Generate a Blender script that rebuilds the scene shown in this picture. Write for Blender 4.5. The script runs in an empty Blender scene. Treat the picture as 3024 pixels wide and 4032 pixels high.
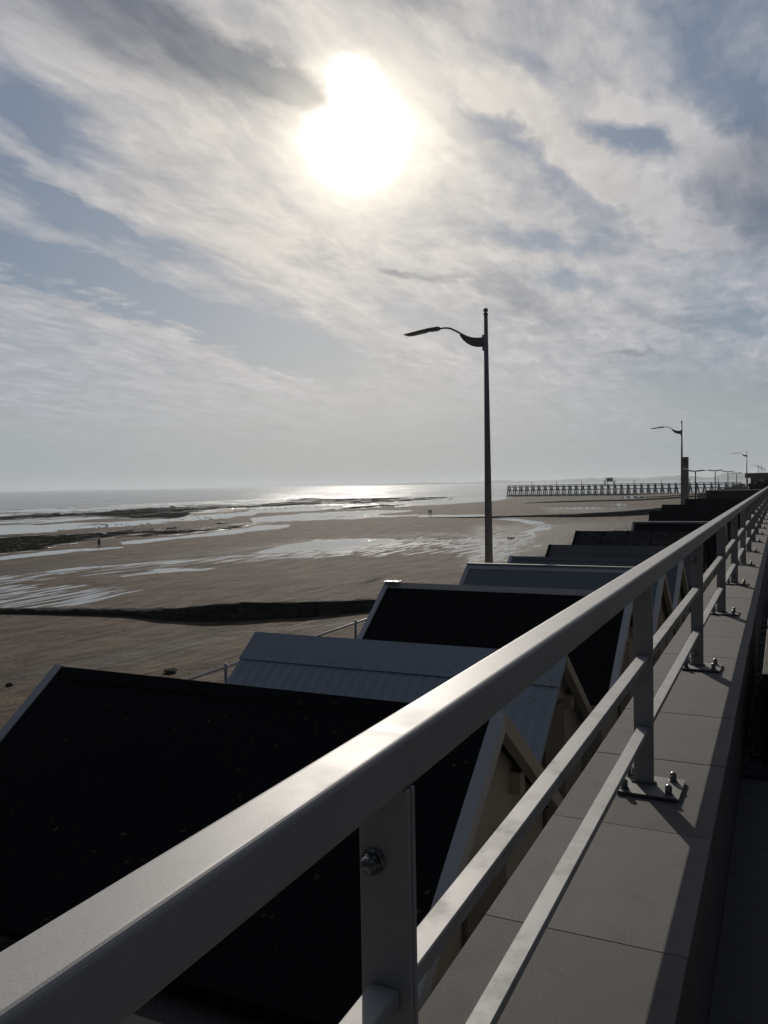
import bpy, bmesh, math, random
import numpy as np
from mathutils import Vector, Matrix, noise as mnoise

random.seed(7)
rng = np.random.default_rng(7)
D2R = math.radians
C = bpy.context.scene.collection
ZC = 9.4                      # eye height above the low beach; most heights below are given relative to the eye

# ------------------------------------------------------------------ camera
F_PX, CX, CY = 3300.0, 1512.0, 2016.0
ROLL, PITCH, YAW = D2R(0.98539), D2R(1.89164), D2R(25.43252)

def _dir(x, y):
    c, s = math.cos(ROLL), math.sin(ROLL)
    xr, yr = c*x + s*y, -s*x + c*y
    cp, sp = math.cos(PITCH), math.sin(PITCH)
    return xr, yr, cp, sp

def to_world(x, y, w):        # camera-space vector (x right, y up, w forward) -> world
    c, s = math.cos(ROLL), math.sin(ROLL)
    xr, yr = c*x + s*y, -s*x + c*y
    cp, sp = math.cos(PITCH), math.sin(PITCH)
    fx, fy, fz = xr, w*cp + yr*sp, yr*cp - w*sp
    c, s = math.cos(YAW), math.sin(YAW)
    return Vector((c*fx - s*fy, s*fx + c*fy, fz))

cam_data = bpy.data.cameras.new('camera')
cam = bpy.data.objects.new('camera', cam_data); C.objects.link(cam)
X, Y, W = to_world(1, 0, 0), to_world(0, 1, 0), to_world(0, 0, 1)
m = Matrix((X, Y, -W)).transposed().to_4x4()
m.translation = Vector((0, 0, ZC))
cam.matrix_world = m
cam_data.sensor_fit = 'VERTICAL'; cam_data.sensor_height = 36.0
cam_data.lens = F_PX/4032*36
cam_data.clip_start = 0.05; cam_data.clip_end = 60000
bpy.context.scene.camera = cam

def az_el(u, v):
    d = to_world(u-CX, -(v-CY), F_PX)
    return math.degrees(math.atan2(d.x, d.y)), math.degrees(math.atan2(d.z, math.hypot(d.x, d.y)))

def photo_uv(P):              # numpy (n,3) world -> photo pixel; used once to lay out tide marks surveyed from the picture
    x, y, z = P[:, 0], P[:, 1], P[:, 2]-ZC
    c, s = math.cos(YAW), math.sin(YAW)
    a, b = c*x + s*y, -s*x + c*y
    cp, sp = math.cos(PITCH), math.sin(PITCH)
    dep, up = b*cp - z*sp, b*sp + z*cp
    dep = np.maximum(dep, 0.5)
    xr, yr = a/dep*F_PX, up/dep*F_PX
    c, s = math.cos(ROLL), math.sin(ROLL)
    return CX + c*xr - s*yr, CY - (s*xr + c*yr)

# ------------------------------------------------------------------ sun, view
SUN_AZ, SUN_EL = -26.86, 22.4
sd = Vector((math.sin(D2R(SUN_AZ))*math.cos(D2R(SUN_EL)), math.cos(D2R(SUN_AZ))*math.cos(D2R(SUN_EL)), math.sin(D2R(SUN_EL))))
sl = bpy.data.lights.new('sun', 'SUN'); sl.energy = 2.6; sl.angle = D2R(0.6); sl.color = (1.0, 0.92, 0.82)
so = bpy.data.objects.new('sun', sl); C.objects.link(so)
so.rotation_euler = sd.to_track_quat('Z', 'Y').to_euler(); so.location = (0, 0, 60)
vs = bpy.context.scene.view_settings
vs.view_transform = 'Standard'; vs.look = 'None'; vs.exposure = 0.0; vs.gamma = 1.0; vs.use_curve_mapping = False
sc = bpy.context.scene
sc.cycles.max_bounces = 6; sc.cycles.diffuse_bounces = 3; sc.cycles.glossy_bounces = 3; sc.cycles.transmission_bounces = 2
sc.cycles.volume_bounces = 0; sc.cycles.sample_clamp_indirect = 4.0; sc.cycles.use_denoising = True

# ------------------------------------------------------------------ node helper
class NT:
    def __init__(self, tree): self.t = tree; self.n = tree.nodes; self.l = tree.links
    def put(self, sock, v):
        if isinstance(v, bpy.types.NodeSocket): self.l.new(v, sock)
        elif v is not None: sock.default_value = v
    def math(self, op, a, b=None, c=None, clamp=False):
        n = self.n.new('ShaderNodeMath'); n.operation = op; n.use_clamp = clamp
        self.put(n.inputs[0], a)
        if b is not None: self.put(n.inputs[1], b)
        if c is not None: self.put(n.inputs[2], c)
        return n.outputs[0]
    def vmath(self, op, a, b=None, out=0):
        n = self.n.new('ShaderNodeVectorMath'); n.operation = op
        self.put(n.inputs[0], a)
        if b is not None: self.put(n.inputs[1], b)
        return n.outputs[out]
    def comb(self, x, y, z=0.0):
        n = self.n.new('ShaderNodeCombineXYZ')
        for i, v in enumerate((x, y, z)): self.put(n.inputs[i], v)
        return n.outputs[0]
    def sep(self, v):
        n = self.n.new('ShaderNodeSeparateXYZ'); self.put(n.inputs[0], v); return n.outputs
    def noise(self, vec, scale, detail=4, rough=0.55, dist=0.0, color=False):
        n = self.n.new('ShaderNodeTexNoise'); self.put(n.inputs['Vector'], vec)
        n.inputs['Scale'].default_value = scale; n.inputs['Detail'].default_value = detail
        n.inputs['Roughness'].default_value = rough; n.inputs['Distortion'].default_value = dist
        return n.outputs['Color' if color else 'Fac']
    def scale(self, v, s):
        return self.vmath('MULTIPLY', v, s)
    def mixc(self, f, a, b, mode='MIX', clamp=True):
        n = self.n.new('ShaderNodeMix'); n.data_type = 'RGBA'; n.blend_type = mode; n.clamp_factor = clamp
        self.put(n.inputs[0], f); self.put(n.inputs[6], a); self.put(n.inputs[7], b)
        return n.outputs[2]
    def mixf(self, f, a, b):
        n = self.n.new('ShaderNodeMix'); n.data_type = 'FLOAT'
        self.put(n.inputs[0], f); self.put(n.inputs[2], a); self.put(n.inputs[3], b)
        return n.outputs[0]
    def smooth(self, v, a, b, lo=0.0, hi=1.0):
        n = self.n.new('ShaderNodeMapRange'); n.interpolation_type = 'SMOOTHSTEP'
        self.put(n.inputs[0], v); n.inputs[1].default_value = a; n.inputs[2].default_value = b
        n.inputs[3].default_value = lo; n.inputs[4].default_value = hi
        return n.outputs[0]
    def attr(self, name):
        n = self.n.new('ShaderNodeAttribute'); n.attribute_name = name; return n.outputs['Fac']

def col(r, g, b): return (r, g, b, 1.0)

# ------------------------------------------------------------------ world: thin cloud over a clear sky, lit by the low sun
world = bpy.data.worlds.new('World'); sc.world = world; world.use_nodes = True
wt = NT(world.node_tree); wt.n.clear()
tc = wt.n.new('ShaderNodeTexCoord').outputs['Generated']
dirv = wt.vmath('NORMALIZE', tc)
dx, dy, dz = wt.sep(dirv)
azd = wt.math('MULTIPLY', wt.math('ARCTAN2', dx, dy), 57.29578)
eld = wt.math('MULTIPLY', wt.math('ARCSINE', dz), 57.29578)
zc = wt.math('ADD', wt.math('MAXIMUM', dz, 0.0), 0.10)
plane = wt.comb(wt.math('DIVIDE', dx, zc), wt.math('DIVIDE', dy, zc), 0.0)
# streaks run parallel to the shore
str_ = wt.scale(plane, (1.65, 0.62, 1.0))
warp = wt.noise(str_, 1.3, 4, 0.55, 0.0, True)
wv = wt.vmath('SUBTRACT', warp, (0.5, 0.5, 0.5))
str2 = wt.vmath('ADD', str_, wt.scale(wv, (0.38, 0.38, 0.0)))
n1 = wt.noise(str2, 1.7, 7, 0.56)
n2 = wt.noise(wt.scale(str2, (1.0, 1.15, 1.0)), 5.5, 7, 0.60)
n3 = wt.noise(wt.scale(str2, (1.0, 1.3, 1.0)), 15.0, 5, 0.55)
fine_n = wt.noise(wt.vmath('ADD', wt.scale(plane, (2.8, 0.8, 1.0)), wt.scale(wv, (0.8, 0.8, 0.0))), 2.1, 7, 0.62)
fine = wt.noise(wt.scale(plane, (3.0, 2.0, 1.0)), 3.0, 5, 0.6, 0.0, True)
uv = wt.comb(azd, eld, 0.0)
uvw = wt.vmath('ADD', uv, wt.scale(wv, (7.0, 4.0, 0.0)))
uvw = wt.vmath('ADD', uvw, wt.scale(wt.vmath('SUBTRACT', fine, (0.5, 0.5, 0.5)), (4.0, 2.4, 0.0)))

def blob(u, v, a, b, ang):
    az, el = az_el(u, v)
    d0 = az_el(u+10, v)
    k = 57.29578/F_PX*0.93
    kx = max(abs(d0[0]-az)/10, 0.010)
    n = wt.n.new('ShaderNodeMapping'); n.vector_type = 'TEXTURE'
    n.inputs['Location'].default_value = (az, el, 0)
    n.inputs['Rotation'].default_value = (0, 0, -D2R(ang))
    n.inputs['Scale'].default_value = (a*kx*1.42, b*k*1.42, 1)
    wt.l.new(uvw, n.inputs['Vector'])
    g = wt.n.new('ShaderNodeTexGradient'); g.gradient_type = 'SPHERICAL'
    wt.l.new(n.outputs[0], g.inputs[0])
    return wt.smooth(g.outputs['Fac'], 0.0, 0.85)

BL = [  # u, v, half-length, half-height, tilt, weight : where the veil is thin (-) or thick (+)
 (150, 450, 380, 110, 28, -0.75), (520, 430, 170, 55, 20, -0.30), (330, 840, 560, 115, 22, -1.05), (100, 950, 300, 110, 15, -0.4),
 (260, 1085, 520, 95, 12, -1.05), (1080, 1330, 380, 110, 18, -1.35), (680, 1220, 400, 70, 18, -0.9), (1230, 1440, 240, 45, 8, -0.75),
 (300, 690, 480, 60, 28, 0.35), (228, 1160, 380, 55, 14, 0.45), (640, 1275, 420, 55, 20, 0.5), (940, 1450, 300, 50, 20, 0.45),
 (600, 1010, 330, 50, 25, 0.30), (700, 640, 420, 200, 20, 0.25), (300, 280, 450, 90, 28, 0.25),
 (711, 1690, 230, 18, 4, -0.30), (450, 1618, 480, 14, 5, 0.40), (250, 1560, 400, 16, 4, -0.22), (1000, 1700, 300, 16, -6, 0.25),
 (2850, 130, 440, 270, 30, -0.62), (2960, 420, 220, 110, 20, -0.3),
 (2469, 545, 190, 60, 14, -1.00), (2040, 300, 260, 50, 25, -0.45), (1800, 300, 200, 60, 20, -0.25),
 (2000, 470, 360, 85, 36, 0.65), (2420, 740, 480, 80, 34, 0.60), (2600, 470, 420, 75, 18, 0.60), (2830, 620, 260, 70, 22, 0.40),
 (2130, 690, 460, 55, 35, -0.55), (2020, 560, 200, 50, 25, -0.3), (2500, 850, 160, 45, 20, -0.2),
 (2230, 925, 270, 50, 8, -0.65), (2287, 1085, 210, 55, 10, -0.65), (2880, 1240, 200, 70, 10, -0.70), (2790, 1540, 400, 130, 18, -0.60),
 (1640, 1220, 240, 60, 18, -0.45), (1900, 900, 300, 40, 8, -0.25), (2700, 960, 250, 40, 12, 0.45), (1900, 1000, 260, 35, 8, 0.30),
 (1950, 1450, 500, 90, 5, 0.12), (2950, 880, 240, 120, 20, -0.25), (1150, 1000, 400, 160, 10, 0.25),
 (2000, 1625, 330, 9, -5, 0.22), (1850, 1690, 300, 9, -4, 0.18)]
acc = None
for u, v, a, b, an, w in BL:
    g = wt.math('MULTIPLY', blob(u, v, a, b, an), w)
    acc = g if acc is None else wt.math('ADD', acc, g)
acc = wt.math('MULTIPLY', acc, 0.95)
DK = [(380, 60, 760, 170, 18, 0.50), (820, 200, 440, 110, 28, 0.42), (1130, 335, 260, 70, 24, 0.55), (1650, 20, 260, 50, 10, 0.25),
      (2060, 1182, 280, 60, 30, 0.24), (2487, 1383, 150, 20, 8, 0.24), (2980, 740, 300, 260, 20, 0.40), (1300, 1000, 90, 30, 10, 0.12),
      (1720, 1065, 170, 26, 10, 0.2), (1600, 1045, 60, 18, 10, 0.2), (2620, 1230, 160, 40, 10, 0.2), (540, 700, 120, 60, 10, 0.15)]
dk = None
for u, v, a, b, an, w in DK:
    g = wt.math('MULTIPLY', blob(u, v, a, b, an), w)
    dk = g if dk is None else wt.math('ADD', dk, g)
dk = wt.math('MINIMUM', dk, 0.58)
low = wt.smooth(eld, 0.0, 9.0)                       # texture calms towards the horizon
tex = wt.math('ADD', wt.math('MULTIPLY', wt.math('SUBTRACT', n1, 0.5), 1.6), wt.math('MULTIPLY', wt.math('SUBTRACT', n2, 0.5), 1.45))
tex = wt.math('ADD', tex, wt.math('MULTIPLY', wt.math('SUBTRACT', n3, 0.5), 0.55))
tex = wt.math('ADD', tex, wt.math('MULTIPLY', wt.math('SUBTRACT', fine_n, 0.5), 0.8))
cov = wt.math('ADD', wt.math('ADD', acc, 0.70), wt.math('MULTIPLY', tex, wt.math('ADD', wt.math('MULTIPLY', low, 0.62), 0.10)))
cov = wt.math('MINIMUM', wt.math('MAXIMUM', cov, 0.0), 1.25)

sky = wt.n.new('ShaderNodeTexSky'); sky.sky_type = 'NISHITA'; sky.sun_disc = False
sky.sun_elevation = D2R(SUN_EL); sky.sun_rotation = D2R(SUN_AZ); sky.air_density = 1.0; sky.dust_density = 0.6; sky.ozone_density = 1.5
clear = wt.mixc(1.0, wt.scale(sky.outputs[0], (0.022, 0.022, 0.022)), col(0.085, 0.112, 0.160), 'ADD')

dot = wt.vmath('DOT_PRODUCT', dirv, tuple(sd), out=1)
ang = wt.math('MULTIPLY', wt.math('ARCCOSINE', wt.math('MINIMUM', dot, 0.99999)), 57.29578)
angw = wt.math('ADD', ang, wt.math('MULTIPLY', wt.math('SUBTRACT', n1, 0.5), 2.2))
angw = wt.math('ADD', angw, wt.math('MULTIPLY', wt.math('SUBTRACT', n3, 0.5), 0.7))
angw = wt.math('SUBTRACT', angw, wt.math('MULTIPLY', blob(1380, 300, 105, 110, 0), 1.8))
near = wt.smooth(ang, 2.5, 15.0, 1.0, 0.0)
near2 = wt.smooth(ang, 8.0, 30.0, 1.0, 0.0)
cloudc = wt.mixc(near2, col(0.465, 0.475, 0.52), col(0.66, 0.625, 0.595))
cloudc = wt.mixc(near, cloudc, col(0.86, 0.80, 0.71))
shade = wt.math('ADD', 0.94, wt.math('ADD', wt.math('MULTIPLY', wt.math('SUBTRACT', n2, 0.5), 0.42), wt.math('MULTIPLY', wt.math('SUBTRACT', n3, 0.5), 0.22)))
shade = wt.math('ADD', shade, wt.math('MULTIPLY', wt.math('SUBTRACT', fine_n, 0.5), 0.30))
cloudc = wt.scale(cloudc, wt.comb(shade, shade, shade))
base = wt.mixc(cov, clear, cloudc)
haz = wt.smooth(eld, 0.3, 7.5, 1.0, 0.0)
base = wt.mixc(wt.math('MULTIPLY', haz, 0.66), base, wt.mixc(near2, col(0.31, 0.365, 0.38), col(0.46, 0.455, 0.42)))
base = wt.scale(base, wt.comb(*[wt.math('SUBTRACT', 1.0, wt.math('MULTIPLY', dk, k)) for k in (0.98, 0.92, 0.82)]))
# rim where the cloud thins in front of the sun, and the white core the sun burns through it
core = wt.smooth(wt.math('ADD', angw, wt.math('MULTIPLY', dk, 1.6)), 1.2, 4.9, 1.0, 0.0)
core = wt.math('POWER', core, 2.4)
halo = wt.math('POWER', wt.smooth(angw, 2.5, 9.5, 1.0, 0.0), 2.2)
base = wt.mixc(1.0, base, wt.scale(wt.comb(halo, halo, halo), (0.42, 0.375, 0.29)), 'ADD', False)
base = wt.mixc(1.0, base, wt.scale(wt.comb(core, core, core), (5.0, 4.5, 3.8)), 'ADD', False)
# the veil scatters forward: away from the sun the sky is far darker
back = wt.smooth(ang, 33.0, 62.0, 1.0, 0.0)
over = wt.smooth(eld, 32.0, 72.0, 0.035, 0.30)  # unseen sky: overhead raised to lift shade on level surfaces, low rear kept dark
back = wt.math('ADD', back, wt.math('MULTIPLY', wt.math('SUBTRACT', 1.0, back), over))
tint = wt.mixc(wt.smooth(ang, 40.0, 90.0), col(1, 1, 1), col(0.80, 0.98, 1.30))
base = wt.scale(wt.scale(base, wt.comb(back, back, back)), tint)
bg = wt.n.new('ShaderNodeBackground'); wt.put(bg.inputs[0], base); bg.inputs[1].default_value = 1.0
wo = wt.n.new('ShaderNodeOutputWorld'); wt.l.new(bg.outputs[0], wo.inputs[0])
world.cycles.sampling_method = 'MANUAL'; world.cycles.sample_map_resolution = 1024

# ------------------------------------------------------------------ materials
def mat(name, color, rough=0.6, metal=0.0, spec=0.5, vary=0.15, nscale=6.0, bump=0.0, bscale=40.0, coat=0.0):
    m_ = bpy.data.materials.new(name); m_.use_nodes = True
    t = NT(m_.node_tree); b = t.n['Principled BSDF']
    tcn = t.n.new('ShaderNodeTexCoord').outputs['Object']
    n = t.noise(tcn, nscale, 6, 0.6)
    k = t.math('ADD', t.math('MULTIPLY', t.math('SUBTRACT', n, 0.5), vary*2.2), 1.0)
    t.put(b.inputs['Base Color'], t.scale(col(*color)[:3], t.comb(k, k, k)))
    t.put(b.inputs['Roughness'], t.math('ADD', rough, t.math('MULTIPLY', t.math('SUBTRACT', n, 0.5), 0.2), clamp=True))
    b.inputs['Metallic'].default_value = metal
    b.inputs['Specular IOR Level'].default_value = spec
    b.inputs['Coat Weight'].default_value = coat
    if bump:
        bn = t.n.new('ShaderNodeBump'); bn.inputs['Strength'].default_value = bump; bn.inputs['Distance'].default_value = 0.01
        t.put(bn.inputs['Height'], t.noise(tcn, bscale, 6, 0.65)); t.l.new(bn.outputs[0], b.inputs['Normal'])
    m_['t'] = 1
    return m_

def mat_custom(name):
    m_ = bpy.data.materials.new(name); m_.use_nodes = True
    t = NT(m_.node_tree); b = t.n['Principled BSDF']
    return m_, t, b, t.n.new('ShaderNodeTexCoord').outputs['Object']

M = {}
# painted railing: satin grey with grime on the flats
m_, t, b, oc = mat_custom('railing_paint')
g1 = t.noise(t.scale(oc, (1, 1, 1)), 9.0, 6, 0.6); g2 = t.noise(oc, 160.0, 3, 0.6); g3 = t.noise(oc, 3.0, 3, 0.5)
dirt = t.smooth(t.math('ADD', t.math('MULTIPLY', g1, 0.7), t.math('MULTIPLY', g3, 0.3)), 0.44, 0.70)
dirtz = t.math('MULTIPLY', dirt, t.attr('grime'))
c_ = t.mixc(t.math('MULTIPLY', g2, 0.35), col(0.43, 0.43, 0.42), col(0.34, 0.34, 0.335))
c_ = t.mixc(t.smooth(t.noise(oc, 420.0, 2, 0.6), 0.55, 0.72, 0.0, 0.55), c_, t.scale(c_, (0.62, 0.63, 0.65)))
scr = t.smooth(t.noise(t.scale(oc, (60.0, 2.0, 20.0)), 1.0, 4, 0.6), 0.66, 0.70)
c_ = t.mixc(t.math('MULTIPLY', scr, 0.06), c_, col(0.16, 0.14, 0.12))
t.put(b.inputs['Base Color'], t.mixc(dirtz, c_, col(0.25, 0.25, 0.225)))
t.put(b.inputs['Roughness'], t.math('ADD', 0.52, t.math('MULTIPLY', dirtz, 0.2)))
b.inputs['Specular IOR Level'].default_value = 0.30
bn = t.n.new('ShaderNodeBump'); bn.inputs['Strength'].default_value = 0.06; bn.inputs['Distance'].default_value = 0.002
t.put(bn.inputs['Height'], t.noise(oc, 420.0, 3, 0.6)); t.l.new(bn.outputs[0], b.inputs['Normal'])
M['rail'] = m_
# cast concrete coping
m_, t, b, oc = mat_custom('coping_concrete')
a1 = t.noise(oc, 4.0, 6, 0.6); a2 = t.noise(oc, 260.0, 4, 0.75); a3 = t.noise(oc, 90.0, 2, 0.5)
c_ = t.mixc(a1, col(0.138, 0.132, 0.128), col(0.185, 0.177, 0.171))
c_ = t.mixc(t.smooth(a2, 0.35, 0.75), t.scale(c_, (0.72, 0.72, 0.72)), t.scale(c_, (1.35, 1.33, 1.3)))
c_ = t.mixc(t.smooth(a3, 0.70, 0.78), c_, col(0.05, 0.05, 0.05))
st_ = t.smooth(t.noise(t.scale(oc, (1.0, 1.0, 1.0)), 7.0, 7, 0.7, 0.4), 0.50, 0.68)
c_ = t.mixc(t.math('MULTIPLY', st_, 0.30), c_, col(0.085, 0.082, 0.072))
obi = t.n.new('ShaderNodeObjectInfo').outputs['Random']; kk = t.math('ADD', 0.90, t.math('MULTIPLY', obi, 0.18)); c_ = t.scale(c_, t.comb(kk, kk, kk))
t.put(b.inputs['Base Color'], c_); b.inputs['Roughness'].default_value = 0.85; b.inputs['Specular IOR Level'].default_value = 0.25
bn = t.n.new('ShaderNodeBump'); bn.inputs['Strength'].default_value = 0.5; bn.inputs['Distance'].default_value = 0.002
t.put(bn.inputs['Height'], a2); t.l.new(bn.outputs[0], b.inputs['Normal'])
M['coping'] = m_
M['plate'] = mat('weathered_plate_paint', (0.15, 0.147, 0.14), 0.6, vary=0.3, nscale=20)
M['steel'] = mat('stainless_steel', (0.27, 0.27, 0.265), 0.32, 1.0, vary=0.05)
M['galv'] = mat('galvanised_pipe', (0.34, 0.35, 0.36), 0.35, 0.7, vary=0.1)
M['asphalt'] = mat('promenade_asphalt', (0.10, 0.096, 0.088), 0.9, vary=0.35, nscale=14, bump=0.8, bscale=90)
M['gravel'] = mat('loose_gravel', (0.06, 0.06, 0.063), 0.8, vary=0.6, nscale=50, bump=0.5, bscale=120)
M['paving'] = mat('lower_promenade_paving', (0.20, 0.19, 0.18), 0.85, vary=0.2, nscale=2.5, bump=0.3)
M['wallconc'] = mat('seawall_concrete', (0.20, 0.19, 0.175), 0.9, vary=0.3, nscale=1.3, bump=0.5, bscale=12)
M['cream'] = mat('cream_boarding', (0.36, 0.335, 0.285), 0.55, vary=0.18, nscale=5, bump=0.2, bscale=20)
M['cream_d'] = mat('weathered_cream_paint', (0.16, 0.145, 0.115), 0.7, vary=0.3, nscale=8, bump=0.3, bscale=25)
M['barge'] = mat('pale_bargeboard_paint', (0.40, 0.42, 0.45), 0.5, vary=0.1)
M['lampgrey'] = mat('lamp_paint', (0.26, 0.26, 0.255), 0.45, vary=0.12, nscale=3)
M['darkmetal'] = mat('dark_metal', (0.03, 0.032, 0.035), 0.5, vary=0.1)
M['glasslens'] = mat('lamp_lens', (0.25, 0.25, 0.24), 0.15, vary=0.05)
M['totem'] = mat('concrete_totem', (0.30, 0.30, 0.30), 0.8, vary=0.15, nscale=2, bump=0.2)
M['totem_d'] = mat('totem_emblem', (0.06, 0.065, 0.08), 0.6, vary=0.1)
M['pierwood'] = mat('weathered_pier_timber', (0.06, 0.058, 0.055), 0.85, vary=0.3, nscale=2, bump=0.4, bscale=8)
M['wood'] = mat('brown_planter_timber', (0.022, 0.016, 0.012), 0.8, vary=0.3, nscale=10, bump=0.4)
M['cabin'] = mat('cabin_green_paint', (0.10, 0.14, 0.13), 0.6)
M['white'] = mat('white_paint', (0.60, 0.60, 0.58), 0.5, vary=0.1)
M['glass'] = mat('window_glass', (0.03, 0.035, 0.04), 0.08, vary=0.02)
M['build'] = mat('grey_building_render', (0.075, 0.078, 0.08), 0.85, vary=0.15, nscale=0.4)
M['rock'] = mat('weed_covered_rock', (0.035, 0.036, 0.028), 0.75, vary=0.5, nscale=1.5, bump=0.8, bscale=4)
M['lamprust'] = M['lampgrey']
M['boulder'] = mat('granite_armour_stone', (0.20, 0.19, 0.17), 0.85, vary=0.4, nscale=0.8, bump=0.6, bscale=3)
M['kelp'] = mat('brown_kelp', (0.012, 0.009, 0.006), 0.95, spec=0.05, vary=0.3)
M['skin'] = mat('skin', (0.35, 0.22, 0.16), 0.6, vary=0.05)
M['navy'] = mat('navy_cloth', (0.012, 0.014, 0.035), 0.85, vary=0.2)
M['black_cloth'] = mat('black_cloth', (0.012, 0.012, 0.014), 0.85, vary=0.2)
M['hair'] = mat('dark_hair', (0.02, 0.015, 0.01), 0.7)
M['hill'] = mat('far_coast', (0.07, 0.085, 0.07), 0.9, vary=0.5, nscale=0.004)
M['hedge'] = mat('hedge_leaves', (0.012, 0.016, 0.012), 0.8, vary=0.4, nscale=3)

def groyne_mat():
    m_, t, b, oc = mat_custom('groyne_stone')
    br = t.n.new('ShaderNodeTexBrick'); x, y, z = t.sep(oc)
    t.put(br.inputs['Vector'], t.comb(x, z, 0.0)); br.inputs['Scale'].default_value = 1.0
    br.inputs['Brick Width'].default_value = 0.9; br.inputs['Row Height'].default_value = 0.28; br.inputs['Mortar Size'].default_value = 0.02
    br.inputs['Color1'].default_value = col(0.085, 0.078, 0.066); br.inputs['Color2'].default_value = col(0.035, 0.033, 0.030)
    br.inputs['Mortar'].default_value = col(0.012, 0.012, 0.012)
    nz = t.sep(t.n.new('ShaderNodeNewGeometry').outputs['Normal'])[2]
    n = t.noise(oc, 1.6, 6, 0.7)
    gc = t.mixc(t.smooth(n, 0.4, 0.7), br.outputs[0], col(0.022, 0.028, 0.014))
    t.put(b.inputs['Base Color'], t.mixc(t.smooth(nz, 0.35, 0.75), gc, col(0.014, 0.016, 0.009)))  # weedy tops, darkened in the colour to mute the sunlit rim
    b.inputs['Specular IOR Level'].default_value = 0.12
    t.put(b.inputs['Roughness'], t.mixf(t.noise(oc, 4.0), 1.0, 0.7))
    bn = t.n.new('ShaderNodeBump'); bn.inputs['Strength'].default_value = 0.8; bn.inputs['Distance'].default_value = 0.08
    t.put(bn.inputs['Height'], t.math('ADD', t.noise(oc, 5.0, 6), t.math('MULTIPLY', br.outputs[1], -0.5))); t.l.new(bn.outputs[0], b.inputs['Normal'])
    return m_
M['groyne'] = groyne_mat()

def roof_mat(kind, a, b2, rough=0.8):
    m_, t, b, oc = mat_custom('roof_' + kind)
    x, y, z = t.sep(oc)
    big = t.noise(oc, 2.2, 6, 0.6)
    c_ = t.mixc(big, col(*a), col(*b2)); bh = t.noise(oc, 60.0, 4, 0.7); st = 0.3
    if kind == 'felt':
        lich = t.smooth(t.noise(oc, 16.0, 3, 0.5), 0.66, 0.72)
        patch = t.smooth(t.noise(oc, 2.0, 3, 0.5), 0.42, 0.62)
        c_ = t.mixc(t.math('MULTIPLY', t.math('MULTIPLY', lich, patch), 0.75), c_, col(0.10, 0.10, 0.07))
    if kind == 'slate':
        w = t.n.new('ShaderNodeTexBrick'); t.put(w.inputs['Vector'], t.comb(x, t.math('MULTIPLY', z, 1.7), 0.0))
        w.inputs['Scale'].default_value = 1.0; w.inputs['Brick Width'].default_value = 30.0; w.inputs['Row Height'].default_value = 0.2; w.inputs['Mortar Size'].default_value = 0.012
        w.inputs['Color1'].default_value = col(*a); w.inputs['Color2'].default_value = col(*b2); w.inputs['Mortar'].default_value = col(0.006, 0.006, 0.007)
        c_ = w.outputs[0]; bh = t.math('ADD', t.math('MULTIPLY', w.outputs[1], -0.6), bh); st = 0.3
    if kind in ('mottled',):
        seam = t.smooth(t.math('ABSOLUTE', t.math('SUBTRACT', t.math('FRACT', t.math('MULTIPLY', x, 1.4)), 0.5)), 0.0, 0.05)
        stain = t.smooth(t.noise(t.scale(oc, (4, 4, 1.3)), 1.5, 5, 0.65), 0.4, 0.65)
        c_ = t.mixc(stain, c_, col(a[0]*0.35, a[1]*0.35, a[2]*0.35)); c_ = t.mixc(seam, col(0.004, 0.004, 0.004), c_)
    if kind in ('corrugated', 'sheet'):
        fl = t.smooth(t.noise(oc, 22.0, 3, 0.5), 0.72, 0.76)
        c_ = t.mixc(fl, c_, col(0.02, 0.02, 0.02))
    t.put(b.inputs['Base Color'], c_); b.inputs['Roughness'].default_value = rough; b.inputs['Specular IOR Level'].default_value = 0.3 if kind in ('corrugated', 'sheet') else 0.12
    bn = t.n.new('ShaderNodeBump'); bn.inputs['Strength'].default_value = st; bn.inputs['Distance'].default_value = 0.004
    t.put(bn.inputs['Height'], bh); t.l.new(bn.outputs[0], b.inputs['Normal'])
    return m_

# ------------------------------------------------------------------ mesh helpers
def obj(name, bm, m_, parent=None, smooth=False):
    me = bpy.data.meshes.new(name)
    bmesh.ops.recalc_face_normals(bm, faces=bm.faces)
    bm.to_mesh(me); bm.free()
    if m_ is not None: me.materials.append(m_)
    if smooth:
        for p in me.polygons: p.use_smooth = True
    o = bpy.data.objects.new(name, me); C.objects.link(o)
    if parent is not None: o.parent = parent
    return o

def tag(o, label, cat, group=None, kind=None):
    if label: o['label'] = label
    if cat: o['category'] = cat
    if group: o['group'] = group
    if kind: o['kind'] = kind
    return o

def thing(name, label, cat, loc=(0, 0, 0), rz=0.0, group=None):
    o = bpy.data.objects.new(name, None); C.objects.link(o)
    o.location = loc; o.rotation_euler = (0, 0, rz); o.empty_display_size = 0.3
    return tag(o, label, cat, group)

def copy_tree(o, parent=None):
    c = o.copy(); C.objects.link(c)
    if parent is not None: c.parent = parent
    for ch in o.children: copy_tree(ch, c)
    return c

def box(bm, x0, x1, y0, y1, z0, z1, bevel=0.0, seg=1, rot=None):
    vs_ = [bm.verts.new((x, y, z)) for x in (x0, x1) for y in (y0, y1) for z in (z0, z1)]
    f = [(0, 1, 3, 2), (4, 6, 7, 5), (0, 4, 5, 1), (2, 3, 7, 6), (0, 2, 6, 4), (1, 5, 7, 3)]
    fs = [bm.faces.new([vs_[i] for i in q]) for q in f]
    if rot is not None:
        bmesh.ops.transform(bm, matrix=rot, verts=vs_)
    if bevel:
        es = list({e for fc in fs for e in fc.edges})
        bmesh.ops.bevel(bm, geom=es, offset=bevel, segments=seg, profile=0.5, affect='EDGES')
    return vs_

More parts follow.
